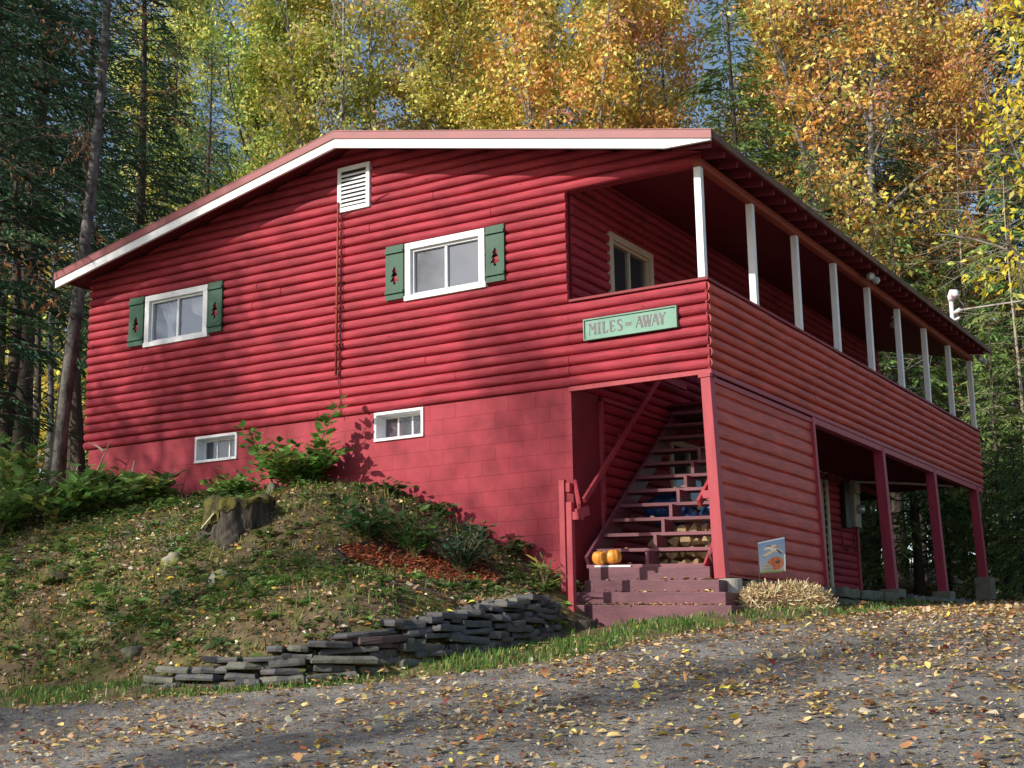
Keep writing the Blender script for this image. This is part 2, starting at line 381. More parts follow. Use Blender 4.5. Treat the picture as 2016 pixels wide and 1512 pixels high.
def edge_side(x, y):
    """signed distance to the driveway edge, positive on the driveway"""
    x = np.asarray(x, float); y = np.asarray(y, float)
    out = np.empty(x.shape); flat = np.c_[x.ravel(), y.ravel()]; res = np.empty(len(flat))
    A = EDGES[:-1]; B = EDGES[1:]; D = B-A; L2 = (D**2).sum(1)
    for s in range(0, len(flat), 4000):
        p = flat[s:s+4000]
        t = np.clip(((p[:, None, :]-A)*D).sum(2)/L2, 0, 1)
        q = A + t[..., None]*D; dv = p[:, None, :]-q; d = np.hypot(dv[..., 0], dv[..., 1])
        j = d.argmin(1); ar = np.arange(len(p))
        cr = D[j, 0]*dv[ar, j, 1] - D[j, 1]*dv[ar, j, 0]
        res[s:s+4000] = d[ar, j]*np.where(cr < 0, 1, -1)
    return res.reshape(x.shape)

def ground_mat():
    m = mat('woodland_soil', (.135,.098,.062), .95, .35, 9, (1,1,1), .6, 30, .1, col2=(.13,.13,.04), mix2=(.45,.6), s2=1.7)
    return m
M['soil'] = ground_mat()
def axis_coords(lo, hi, fine0, fine1, step):
    c = list(np.arange(fine0, fine1+1e-6, step)); d = step; x = fine1
    while x < hi: d *= 1.25; x += d; c.append(x)
    d = step; x = fine0
    while x > lo: d *= 1.25; x -= d; c.insert(0, x)
    return np.array(c)
gx = axis_coords(-420, 420, -6, 13.5, .12); gy = axis_coords(-300, 420, -9.5, 2.0, .12)
GX, GY = np.meshgrid(gx, gy); GZ = T(GX, GY)
es = edge_side(GX, GY)
off = np.clip(-es/.5, 0, 1)
near_house = np.clip(np.abs(GY)/.6, 0, 1)*off
GZ = GZ + bumpy(GX, GY, 1.3)*near_house - .05*np.clip(es/.3, 0, 1)
nx_, ny_ = len(gx), len(gy)
ii = np.arange(nx_*ny_).reshape(ny_, nx_)
F = np.stack([ii[:-1, :-1], ii[:-1, 1:], ii[1:, 1:], ii[1:, :-1]], -1).reshape(-1, 4)
gme = np_mesh('ground', np.c_[GX.ravel(), GY.ravel(), GZ.ravel()], F)
tag(finish(gme, 'ground', M['soil'], smooth=True), kind='structure')

# driveway sheet
M['asphalt'] = mat('worn_gravel_asphalt', (.185,.175,.162), .92, .55, 75, (1,1,1), 1.0, 110, .2, col2=(.33,.31,.28), mix2=(.42,.60), s2=1.6)
pts = []; EJ = EDGES[(EDGES[:, 0] > -40) & (EDGES[:, 1] < 21)]
for i, p in enumerate(EJ): pts.append((p[0]+random.uniform(-.05, .05), p[1]+random.uniform(-.05, .05)))
outer = [(40, 20), (45, -25), (20, -45), (-40, -45)]
ring = pts + outer; nring = len(ring)
inn = []
for x in np.arange(-38, 40, .5):
    for y in np.arange(-40, 19, .5):
        near = (2 < x < 22 and -12 < y < 18)
        if near or (round(x*2) % 6 == 0 and round(y*2) % 6 == 0): inn.append((x+random.uniform(-.05, .05), y+random.uniform(-.05, .05)))
ia = np.array(inn); sd = edge_side(ia[:, 0], ia[:, 1]); ia = ia[sd > .25]
allp = [Vector(p) for p in ring] + [Vector(p) for p in ia]
cv, ce, cf, *_ = delaunay_2d_cdt(allp, [], [list(range(nring))], 1, 1e-5)
cva = np.array([(v.x, v.y) for v in cv]); cz = T(cva[:, 0], cva[:, 1]) + .012
me = bpy.data.meshes.new('driveway'); me.from_pydata([(float(a), float(b), float(c)) for (a, b), c in zip(cva, cz)], [], [tuple(f) for f in cf])
drv = tag(finish(me, 'driveway', M['asphalt'], smooth=True), kind='structure')

# ------------------------------------------------------------------ house
W, L, XO, DP, PO = 10.90, 14.03, 8.93, 1.7435, .0535
CH = .14
ZR_TOP = 4.085; SL = .2126; XR = 5.43; OV = .5
def roof_top(x): return ZR_TOP - SL*abs(x-XR)
def under(x): return roof_top(x) - .10
house = empty('log_cabin', (5.4, 0, -2.6), 'red log-sided two-storey cabin with low gable roof and long side porch', 'house')

def log_rows(mb, tf, u0, u1, z0, n, h, prot, holes=(), clip=None, step=.35, joints=1, rnd=None, flat=.78):
    """half-round log courses; tf(u, out, z) -> point; clip(z) -> (umin, umax)"""
    rnd = rnd or random.Random(5)
    K = 9
    for i in range(n):
        za, zb = z0+i*h, z0+(i+1)*h
        segs = [(u0, u1)]
        for (a, b, c, d) in holes:
            if za < d-.03 and zb > c+.03:
                ns = []
                for s in segs:
                    if b <= s[0] or a >= s[1]: ns.append(s); continue
                    if a > s[0]: ns.append((s[0], a))
                    if b < s[1]: ns.append((b, s[1]))
                segs = ns
        cut = []
        for s in segs:
            cur = [s]
            for _ in range(joints):
                if s[1]-s[0] > 2.5 and rnd.random() < .85:
                    j = rnd.uniform(s[0]+.8, s[1]-.8); nc = []
                    for c in cur:
                        if c[0]+.4 < j < c[1]-.4: nc += [(c[0], j-.004), (j+.004, c[1])]
                        else: nc.append(c)
                    cur = nc
            cut += cur
        for (a, b) in cut:
            ns = max(1, int((b-a)/step)); vs = []; fs = []
            pj = rnd.uniform(-.004, .004); ph1 = rnd.uniform(0, 6); ph2 = rnd.uniform(0, 6)
            ea = a + rnd.uniform(-.006, .006) if a == u0 else a
            eb = b + rnd.uniform(-.006, .006) if b == u1 else b
            for k in range(K+1):
                t = k/K; z = za + .004 + t*(h-.004)
                out = (prot+pj)*(2*math.sqrt(max(0, t*(1-t))))**(flat/.78)
                if clip:
                    lo, hi = clip(z); A = min(max(ea, lo), hi); B = max(min(eb, hi), A)
                else: A, B = ea, eb
                for s in range(ns+1):
                    u = A+(B-A)*s/ns
                    wob = .0022*math.sin(u*2.1+ph1)+.0012*math.sin(u*5.3+ph2)
                    vs.append(tf(u, out+wob*(1 if 0 < k < K else .3), z+wob*1.2))
            for k in range(K):
                for s in range(ns):
                    q = k*(ns+1)+s; fs.append((q, q+1, q+ns+2, q+ns+1))
            fs.append(tuple(k*(ns+1) for k in range(K, -1, -1))); fs.append(tuple(k*(ns+1)+ns for k in range(K+1)))
            mb.add(vs, fs)

def holed_panel(mb, tf, u0, u1, z0, z1, holes):
    us = sorted({u0, u1, *[q for h in holes for q in h[:2]]}); zs = sorted({z0, z1, *[q for h in holes for q in h[2:]]})
    us = [u for u in us if u0 <= u <= u1]; zs = [z for z in zs if z0 <= z <= z1]
    for a, b in zip(us[:-1], us[1:]):
        for c, d in zip(zs[:-1], zs[1:]):
            if any(h[0] < (a+b)/2 < h[1] and h[2] < (c+d)/2 < h[3] for h in holes): continue
            mb.add([tf(a, 0, c), tf(b, 0, c), tf(b, 0, d), tf(a, 0, d)], [(0, 1, 2, 3)])

GY0 = .03
ft = lambda u, o, z: (u, GY0-o, z)                  # front gable plane
st = lambda u, o, z: (W-.03+o, u, z)                # porch side plane
it_ = lambda u, o, z: (XO-.03+o, u, z)              # wall behind the porch
WIN = [(1.266, 2.60, 1.525, 2.365), (6.335, 7.668, 1.525, 2.37)]
clipf = lambda z: (XR-(ZR_TOP-.10-z)/SL, XR+(ZR_TOP-.10-z)/SL)
gw = MB(); rr = random.Random(3)
holes = [(a+.04, b-.04, c+.03, d-.03) for a, b, c, d in WIN]
log_rows(gw, ft, -.02, XO, 0, 19, CH, .063, holes, clipf, rnd=rr, joints=1)
log_rows(gw, ft, XO, W, 0, 8, CH, .063, (), clipf, rnd=rr)
log_rows(gw, ft, -.02, W, 19*CH, 10, CH, .063, (), clipf, rnd=rr, joints=1)
holed_panel(gw, lambda u, o, z: (u, .045, z), 0, XO, 0, 2.66, holes)
holed_panel(gw, lambda u, o, z: (u, .045, z), XO, W, 0, 1.12, [])
gw.add([(0, .045, 2.66), (W, .045, 2.66), (W, .045, under(W)), (XR, .045, under(XR)), (0, .045, under(0))], [(0, 1, 2, 3, 4)])
gw.add([(XO, .13, 2.66), (W-.1, .13, 2.66), (W-.1, .13, under(W)), (XO, .13, under(XO))], [(0, 1, 2, 3)])
gw.add([(XO, .03, 2.66), (W-.1, .03, 2.66), (W-.1, .13, 2.66), (XO, .13, 2.66)], [(0, 1, 2, 3)])
gw.box(XO, W-.0, .045, .12, .02, 1.11)
gw.build('gable_wall', M['log'], house)
# porch rail wall
rw = MB(); log_rows(rw, st, .0, L+.03, 0, 8, CH, .063, (), None, rnd=random.Random(9), joints=2)
rw.box(W-.1, W-.032, .13, L, 0, 1.115)
rw.build('porch_rail_wall', M['log_bounce'], house)
rwb = MB()
log_rows(rwb, lambda u, o, z: (u, L+o, z), XO, W, 0, 8, CH, .04, (), None, rnd=random.Random(2))
rwb.box(XO, W-.11, L-.06, L-.002, 0, 1.115)
rwb.build('porch_end_wall', M['log_bounce'], house)
cap = MB(); cap.box(XO+.02, W+.03, -.035, .13, 1.122, 1.160); cap.box(W-.13, W+.03, .132, L+.05, 1.122, 1.160)
cap.build('rail_cap', M['red_dark'], house, bevel=.006)
# trim boards under the lowest log
tb = MB(); tb.box(XO-.02, W+.012, -.012, .05, -.065, -.004); tb.box(W-.05, W+.012, .052, L+.02, -.065, -.004); tb.box(W-.12, W+.0, .06, L, -.16, -.068)
tb.build('skirt_trim', M['red_trim'], house, bevel=.004)
# inner porch wall, upper
iw = MB(); PW = (1.20, 2.60, 1.40, 2.42); PD = (9.2, 10.15, .2, 2.3); PW2 = (5.2, 6.6, 1.40, 2.42)
ih = [(PW[0]+.04, PW[1]-.04, PW[2]+.03, PW[3]-.03), (PW2[0]+.04, PW2[1]-.04, PW2[2]+.03, PW2[3]-.03)]
log_rows(iw, it_, .14, L, 0, 23, CH, .063, ih+[PD], None, rnd=random.Random(4), joints=2)
holed_panel(iw, lambda u, o, z: (XO-.045, u, z), .05, L, 0, 3.3, ih)
iw.build('porch_wall', M['log'], house)
# other walls of the upper box (never seen from the front)
ow = MB(); ow.box(.0, .10, .046, L, 0, under(0)-.01); ow.box(0, XO-.05, L-.1, L, 0, 2.7)
ow.add([(0, L, 2.7), (XO, L, 2.7), (XO, L, under(XO)), (XR, L, under(XR)), (0, L, under(0))], [(4, 3, 2, 1, 0)])
log_rows(ow, lambda u, o, z: (-o+.0, u, z), .02, L, 0, 20, CH, .04, (), None, rnd=random.Random(8))
ow.build('rear_wall', M['log'], house)
fl = MB(); fl.box(.1, XO-.05, .05, L-.1, .10, .16); fl.box(.1, XO-.05, .05, L-.1, 2.55, 2.58)
fl.build('floor', M['dark'], house)
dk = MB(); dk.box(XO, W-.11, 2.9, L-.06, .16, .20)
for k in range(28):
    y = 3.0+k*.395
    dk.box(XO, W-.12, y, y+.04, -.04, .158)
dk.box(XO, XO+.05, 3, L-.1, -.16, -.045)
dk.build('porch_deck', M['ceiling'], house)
# roof
rf = MB(); y0, y1 = -OV, L+.22; xl, xr = -.29, 11.25
for (xa, xb) in ((xl, XR), (XR, xr)):
    za, zb = roof_top(xa), roof_top(xb)
    rf.hexa([(xa,y0,za-.035),(xb,y0,zb-.035),(xb,y1,zb-.035),(xa,y1,za-.035),(xa,y0,za),(xb,y0,zb),(xb,y1,zb),(xa,y1,za)])
n = 30
for k in range(n+1):                                   # ribs of the metal sheets
    y = y0+.06+(y1-y0-.12)*k/n
    for (xa, xb) in ((xl, XR-.03), (XR+.03, xr)):
        rf.bar((xa, y, roof_top(xa)+.006), (xb, y, roof_top(xb)+.006), .025, .02)
roof = rf.build('roof', M['roof'], house)
sh = MB()                                              # soffit boards under the sheet
for (xa, xb) in ((xl+.02, XR-.001), (XR+.001, xr-.02)):
    za, zb = roof_top(xa)-.038, roof_top(xb)-.038
    sh.hexa([(xa,y0+.03,za-.03),(xb,y0+.03,zb-.03),(xb,y1-.03,zb-.03),(xa,y1-.03,za-.03),(xa,y0+.03,za),(xb,y0+.03,zb),(xb,y1-.03,zb),(xa,y1-.03,za)])
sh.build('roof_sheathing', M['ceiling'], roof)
def rake(mb, xa, xb, dt, db, ya, yb, cut=0):
    za, zb = roof_top(xa), roof_top(xb)
    if cut: mb.prism([(xa, za-db), (xb-cut, roof_top(xb-cut)-db), (xb, zb-dt-.035), (xb, zb-dt), (xa, za-dt)], lambda p, q, a: (p, a, q), ya, yb)
    else: mb.hexa([(xa,ya,za-db),(xb,ya,zb-db),(xb,yb,zb-db),(xa,yb,za-db),(xa,ya,za-dt),(xb,ya,zb-dt),(xb,yb,zb-dt),(xa,yb,za-dt)])
fa = MB(); rake(fa, xl+.0, XR-.001, .085, .232, -OV-.025, -OV+.02); fa.build('fascia', M['white'], roof, bevel=.004)
fa = MB(); rake(fa, XR+.001, xr, .085, .232, -OV-.025, -OV+.02, cut=.62); fa.build('fascia', M['white'], roof, bevel=.004)
de = MB(); rake(de, xl-.02, XR, -.012, .098, -OV-.045, -OV-.027); rake(de, XR, xr+.02, -.012, .098, -OV-.045, -OV-.027)
rake(de, xl-.02, XR, -.024, -.006, -OV-.045, -OV+.08); rake(de, XR, xr+.02, -.024, -.006, -OV-.045, -OV+.08)
de.build('drip_edge', M['drip'], roof)
rc = MB()
for s in (-1, 1): rc.bar((XR+.12*s, y0-.03, roof_top(XR+.12)+.03), (XR+.12*s, y1, roof_top(XR+.12)+.03), .24, .012, up=(s*SL, 0, 1))
rc.build('ridge_cap', M['drip'], roof)
eb = MB(); eb.box(xr-.012, xr+.022, y0, y1, roof_top(xr)-.085, roof_top(xr)+.008); eb.build('eave_edge', M['eave'], roof)
eb = MB(); eb.box(xl-.02, xl+.012, y0, y1, roof_top(xl)-.1, roof_top(xl)-.01)
eb.build('eave_edge', M['eave'], roof)
for k in range(34):
    y = -.42+k*.43
    rb = MB(); za, zb = roof_top(10.7)-.07, roof_top(xr-.05)-.07
    rb.hexa([(10.7,y,za-.15),(xr-.05,y,zb-.11),(xr-.05,y+.04,zb-.11),(10.7,y+.04,za-.15),(10.7,y,za),(xr-.05,y,zb),(xr-.05,y+.04,zb),(10.7,y+.04,za)])
    rb.build('rafter_tail', M['ceiling'], roof)
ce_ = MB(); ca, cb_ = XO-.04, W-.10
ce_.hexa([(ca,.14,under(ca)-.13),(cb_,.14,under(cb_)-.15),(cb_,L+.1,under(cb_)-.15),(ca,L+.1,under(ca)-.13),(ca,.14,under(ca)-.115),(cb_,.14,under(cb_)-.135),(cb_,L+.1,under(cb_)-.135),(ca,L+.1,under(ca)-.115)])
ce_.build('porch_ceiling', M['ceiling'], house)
# porch beam and posts
bm_ = MB(); bm_.box(W-.12, W+.015, -.05, L+.12, 2.612, 2.735); bm_.build('porch_beam', M['beam'], house, bevel=.03)
for i in range(9):
    y = PO+DP*i
    p_ = MB(); p_.box(W-.10, W-.004, y-.092, y, 1.162, 2.612)
    p_.build('porch_post', M['white'], house, bevel=.006)
# ---- front windows
def window(u0, u1, z0, z1, tf, name='window', curtain=True, sill=True, glass='glass', frame='white', cw=.095):
    c = MB(); O = .078
    def bx(a, b, c0, c1, o0, o1, mb):
        P = [tf(a, o0, c0), tf(b, o0, c0), tf(b, o1, c0), tf(a, o1, c0), tf(a, o0, c1), tf(b, o0, c1), tf(b, o1, c1), tf(a, o1, c1)]
        mb.hexa(P)
    bx(u0, u1, z1-cw, z1, 0, O, c); bx(u0, u0+cw, z0+.075, z1-cw, 0, O-.001, c); bx(u1-cw, u1, z0+.075, z1-cw, 0, O-.001, c)
    bx(u0-.01, u1+.02, z0, z0+.075, 0, O+.012, c)
    win = c.build(name, M[frame], house, bevel=.005)
    s = MB(); a, b, cc, d = u0+cw, u1-cw, z0+.075, z1-cw; f = .035
    bx(a, b, d-f, d, -.05, .035, s); bx(a, b, cc, cc+f, -.05, .03, s); bx(a, a+f, cc+f, d-f, -.05, .03, s); bx(b-f, b, cc+f, d-f, -.05, .03, s)
    m = (a+b)/2; bx(m-.022, m+.022, cc+f, d-f, -.045, .022, s)
    s.build('sash', M['vinyl'] if frame == 'white' else M[frame], win, bevel=.003)
    g = MB(); g.add([tf(a+.02, -.012, cc+.02), tf(b-.02, -.012, cc+.02), tf(b-.02, -.012, d-.02), tf(a+.02, -.012, d-.02)], [(0, 1, 2, 3)])
    g.build('pane', M[glass], win)
    if curtain:
        for side in (0, 1):
            q = MB(); vs = []; fs = []; nu, nz = 22, 14; wd = (b-a)*.36
            for j in range(nz+1):
                t = j/nz; z = d-.02-(d-cc-.05)*t
                tie = .62; pin = math.exp(-((t-tie)/.18)**2)
                wloc = wd*(1-.78*pin) if t < tie else wd*(.22+.2*(t-tie)/(1-tie))
                for k in range(nu+1):
                    s_ = k/nu; uu = (a+.02+wloc*s_*(1.0 if t < tie else 1)) if side == 0 else (b-.02-wloc*s_)
                    if side == 0: uu += (b-a)*.2*min(1, t/tie) *0.9
                    vs.append(tf(uu, -.14+.018*math.sin(s_*26), z))
            for j in range(nz):
                for k in range(nu):
                    i0 = j*(nu+1)+k; fs.append((i0, i0+1, i0+nu+2, i0+nu+1))
            q.add(vs, fs); q.build('curtain', M['curtain'], win, smooth=True)
    return win
window(*WIN[0], ft); window(*WIN[1], ft, curtain=False)
window(*PW, it_, curtain=False, glass='darkglass', frame='cream'); window(*PW2, it_, curtain=False, glass='darkglass', frame='cream')
# ---- shutters with a pine-tree cut-out
TREE = [(0,.022),(.075,.022),(.075,.09),(.19,.03),(.19,.072),(.30,.026),(.30,.055),(.42,.004)]
def shutter(u0, u1, z0, z1):
    b = MB(); um = (u0+u1)/2; th = .028; oo = .062
    zt0 = z0+.22; rows = [(zt0+dz*.62*(z1-z0)/.8, hw*.86) for dz, hw in TREE]
    def quad(a, b2, c, d, o): return [ft(a[0], o, a[1]), ft(b2[0], o, b2[1]), ft(c[0], o, c[1]), ft(d[0], o, d[1])]
    for o, fl in ((oo+th, 0), (oo, 1)):
        fs = [(0, 1, 2, 3)] if not fl else [(3, 2, 1, 0)]
        b.add(quad((u0, z0), (u1, z0), (u1, rows[0][0]), (u0, rows[0][0]), o), fs)
        b.add(quad((u0, rows[-1][0]), (u1, rows[-1][0]), (u1, z1), (u0, z1), o), fs)
        for (za, wa), (zb, wb) in zip(rows[:-1], rows[1:]):
            if zb-za < 1e-6: continue
            b.add(quad((u0, za), (um-wa, za), (um-wb, zb), (u0, zb), o), fs)
            b.add(quad((um+wa, za), (u1, za), (u1, zb), (um+wb, zb), o), fs)
    loop = [(um-w_, z_) for z_, w_ in rows] + [(um+w_, z_) for z_, w_ in reversed(rows)]
    for ring_ in (loop, [(u0, z0), (u1, z0), (u1, z1), (u0, z1)]):
        nn = len(ring_)
        for i in range(nn):
            p, q = ring_[i], ring_[(i+1) % nn]
            b.add([ft(p[0], oo, p[1]), ft(q[0], oo, q[1]), ft(q[0], oo+th, q[1]), ft(p[0], oo+th, p[1])], [(0, 1, 2, 3)])
    o_ = b.build('shutter', M['green'], house)
    for zz in (z0+.085, z1-.12):
        t = MB(); P = [ft(u0-.004, oo+th+.001, zz), ft(u1+.004, oo+th+.001, zz), ft(u1+.004, oo+th+.024, zz), ft(u0-.004, oo+th+.024, zz)]
        Q = [(x, y, z+.045) for x, y, z in P]; t.hexa(P+Q); t.build('batten', M['green'], o_, bevel=.004)
for (a, b) in ((.935, 1.248), (2.628, 2.912), (6.012, 6.318), (7.698, 7.990)): shutter(a, b, 1.575, 2.372)
# ---- gable vent
v = MB(); vu0, vu1, vz0, vz1 = 5.13, 5.72, 3.04, 3.735; fwid = .07
def fbox(mb, a, b, c, d, o0, o1):
    P = [ft(a, o0, c), ft(b, o0, c), ft(b, o1, c), ft(a, o1, c)]; mb.hexa(P+[(x, y, z+(d-c)) for x, y, z in P])
fbox(v, vu0, vu1, vz1-fwid, vz1, .0, .095); fbox(v, vu0, vu1, vz0, vz0+fwid, .0, .095)
fbox(v, vu0, vu0+fwid, vz0+fwid, vz1-fwid, .0, .094); fbox(v, vu1-fwid, vu1, vz0+fwid, vz1-fwid, .0, .094)
vent = v.build('gable_vent', M['white'], house, bevel=.008)
vb = MB(); fbox(vb, vu0+.03, vu1-.03, vz0+.03, vz1-.03, .070, .073); vb.build('vent_screen', M['dark'], vent)
for k in range(8):
    z = vz0+fwid+.035+k*.064; s = MB()
    a, b = vu0+fwid, vu1-fwid
    s.hexa([ft(a,.075,z+.016), ft(b,.075,z+.016), ft(b,.093,z-.018), ft(a,.093,z-.018), ft(a,.075,z+.024), ft(b,.075,z+.024), ft(b,.093,z-.006), ft(a,.093,z-.006)])
    s.build('louvre_slat', M['white'], vent)
# ---- foundation
BW = [(2.38, 3.228, -.428, -.018), (5.77, 6.61, -.425, -.010)]
fd = MB(); bh = [(a+.04, b-.04, c+.035, d-.035) for a, b, c, d in BW]
holed_panel(fd, lambda u, o, z: (u, .02, z), .06, XO-.005, -3.4, -.002, bh)
for a, b, c, d in bh:
    for P in ([(a,c),(a,d)], [(b,d),(b,c)], [(a,d),(b,d)], [(b,c),(a,c)]):
        fd.add([(P[0][0], .02, P[0][1]), (P[1][0], .02, P[1][1]), (P[1][0], .24, P[1][1]), (P[0][0], .24, P[0][1])], [(0, 1, 2, 3)])
fd.add([(.06,.02,-3.4),(.06,.02,0),(.06,11.6,0),(.06,11.6,-3.4)], [(0,1,2,3)])
fd.build('foundation', M['block'], house)
fr = MB(); fr.box(XO-.25, XO-.003, .021, .78, -3.0, -.004); fr.build('foundation_return', M['red_dark'], house)
for bi, (a, b, c, d) in enumerate(BW):
    q = MB(); t = .042; Y0 = -.004; Y1 = .215
    q.box(a, b, Y0, Y1, d-t, d); q.box(a, b, Y0-.006, Y1, c, c+t); q.box(a, a+t, Y0, Y1, c+t, d-t); q.box(b-t, b, Y0, Y1, c+t, d-t)
    bw = q.build('basement_window', M['white'], house, bevel=.006)
    s = MB(); a1, b1, c1, d1 = a+t, b-t, c+t, d-t; ys0, ys1 = .17, .2
    s.box(a1, b1, ys0, ys1, d1-.03, d1); s.box(a1, b1, ys0, ys1, c1, c1+.03); s.box(a1, a1+.03, ys0, ys1, c1+.03, d1-.03); s.box(b1-.03, b1, ys0, ys1, c1+.03, d1-.03)
    for k in (1, 2):
        u = a1+.015+(b1-a1-.03)*k/3; s.box(u-.012, u+.012, ys0+.004, ys1-.004, c1+.03, d1-.03)
    s.build('sash', M['white'], bw)
    g = MB(); g.add([(a1+.02,.186,c1+.02),(b1-.02,.186,c1+.02),(b1-.02,.186,d1-.02),(a1+.02,.186,d1-.02)], [(0,1,2,3)]); g.build('pane', M['darkglass'], bw)
    cu = MB(); vs = []; fs = []; nu = 24
    ce0, ce1 = a1+.0, a1+(b1-a1)*.38
    for k in range(nu+1):
        u = ce0+(ce1-ce0)*k/nu; yy = .235+.012*math.sin(k*1.7)
        vs += [(u, yy, c1), (u, yy, d1)]
    for k in range(nu): fs.append((2*k, 2*k+2, 2*k+3, 2*k+1))
    cu.add(vs, fs); cu.build('curtain', M['redcurtain' if bi else 'dark'], bw, smooth=True)
# ---- lower storey wall behind the stairs and porch
lw = MB(); LWH = [(3.0, 4.3, -1.25, -.30), (9.0, 9.9, -2.5, -.12)]
log_rows(lw, it_, .86, 11.6, -2.62, 18, .1425, .046, LWH, None, rnd=random.Random(14), joints=1)
holed_panel(lw, lambda u, o, z: (XO-.045, u, z), .78, 11.6, -2.7, 0, LWH)
lw.add([(0, 11.6, -2.7), (XO, 11.6, -2.7), (XO, 11.6, 0), (0, 11.6, 0)], [(3, 2, 1, 0)])
lw.build('lower_wall', M['log'], house)
lt = MB(); lt.box(XO-.04, XO+.04, .782, .858, -2.62, -.07); lt.box(XO-.10, XO+.05, 11.602, 11.72, -2.55, -.06); lt.box(XO-.03, XO+.03, .862, 11.6, -.058, .0)
lt.build('corner_trim', M['red_trim'], house, bevel=.004)
cf_ = MB(); cf_.box(.1, XO-.05, .3, 11.5, -.35, -.05); cf_.box(.2, XO-.05, 11.75, L-.1, -.14, -.02); cf_.build('lower_ceiling', M['dark'], house)
def side_win():
    a, b, c, d = LWH[0]; q = MB(); X0, X1 = XO-.02, XO+.045
    q.box(X0, X1, a-.02, b+.02, d-.07, d+.01); q.box(X0, X1, a-.02, b+.02, c-.01, c+.07); q.box(X0, X1-.002, a-.02, a+.07, c+.07, d-.07); q.box(X0, X1-.002, b-.07, b+.02, c+.07, d-.07)
    q.box(X0, X1-.01, (a+b)/2-.025, (a+b)/2+.025, c+.07, d-.07)
    o = q.build('window', M['cream'], house)
    g = MB(); g.add([(XO-.0, a, c), (XO-.0, b, c), (XO-.0, b, d), (XO-.0, a, d)], [(0, 1, 2, 3)]); g.build('pane', M['darkglass'], o)
side_win()
dr = MB(); a, b, c, d = LWH[1]; dr.box(XO-.06, XO-.02, a, b, c, d); dr.box(XO-.019, XO-.008, a+.12, b-.12, c+.2, c+.9); dr.box(XO-.019, XO-.008, a+.12, b-.12, c+1.1, d-.2)
door = dr.build('door', M['cream'], house, bevel=.004)
df = MB(); df.box(XO-.03, XO+.05, a-.09, a, c, d+.09); df.box(XO-.03, XO+.05, b, b+.09, c, d+.09); df.box(XO-.03, XO+.049, a, b, d, d+.09); df.build('door_frame', M['cream'], door)
kb = MB(); kb.lathe([(0,-.03),(.025,-.02),(.03,0),(.025,.02),(0,.03)], (XO+.04, a+.08, c+1.0), 10); kb.build('door_knob', M['metal'], door, smooth=True)
# ---- lower porch panel, posts, piers (all kick out a little towards their feet)
def kick(p, k=.032): return (p[0]+k*max(0, -.1-p[2]), p[1], p[2])
pn = MB(); log_rows(pn, lambda u, o, z: kick((W-.06+o, u, z)), .14, 3.66, -2.52, 13, .1865, .032, (), None, rnd=random.Random(21), joints=0, flat=.42)
for q in ([(W-.10,.14,-2.54),(W-.062,.14,-2.54),(W-.062,3.66,-2.54),(W-.10,3.66,-2.54),(W-.10,.14,-.1),(W-.062,.14,-.1),(W-.062,3.66,-.1),(W-.10,3.66,-.1)],): pn.hexa([kick(x) for x in q])
pn.build('porch_side_panel', M['log_bounce'], house)
pt = MB(); q = [(W-.11,3.662,-2.56),(W+.01,3.662,-2.56),(W+.01,3.75,-2.56),(W-.11,3.75,-2.56),(W-.11,3.662,-.07),(W+.01,3.662,-.07),(W+.01,3.75,-.07),(W-.11,3.75,-.07)]
pt.hexa([kick(x) for x in q]); pt.hexa([kick(x) for x in [(W-.09,.14,-.099),(W+.0,.14,-.099),(W+.0,3.66,-.099),(W-.09,3.66,-.099),(W-.09,.14,-.067),(W+.0,.14,-.067),(W+.0,3.66,-.067),(W-.09,3.66,-.067)]])
pt.build('panel_trim', M['red_trim'], house, bevel=.004)
cp_ = MB(); w_ = .135
cp_.hexa([(10.835,-.03,-2.575),(10.985,-.03,-2.575),(10.985,.115,-2.575),(10.835,.115,-2.575),(W-.135,-.02,-.11),(W-.005,-.02,-.11),(W-.005,.11,-.11),(W-.135,.11,-.11)])
cp_.box(W-.165, W+.0, -.03, .12, -.108, -.067)
cp_.build('corner_post', M['red_trim'], house, bevel=.006)
for y, zb in ((7.2, -2.40), (10.38, -2.31), (13.62, -1.90)):
    q = MB(); P = [(W-.16,y-.15,zb),(W+.005,y-.15,zb),(W+.005,y,zb),(W-.16,y,zb),(W-.16,y-.15,-.068),(W+.005,y-.15,-.068),(W+.005,y,-.068),(W-.16,y,-.068)]
    q.hexa([kick(x) for x in P]); q.build('support_post', M['red_post'], house, bevel=.006)
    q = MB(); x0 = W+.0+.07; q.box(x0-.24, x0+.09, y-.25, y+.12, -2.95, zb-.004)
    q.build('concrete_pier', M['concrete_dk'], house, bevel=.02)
q = MB(); q.lathe([(0,-3.2),(.155,-3.2),(.155,-2.585),(.145,-2.578),(0,-2.578)], (10.975, .10, 0), 24); q.build('concrete_pier', M['concrete'], house, smooth=False)
q = MB(); q.box(W-.08, W+.13, 3.62, 3.84, -2.95, -2.57); q.build('concrete_pier', M['concrete_dk'], house, bevel=.02)
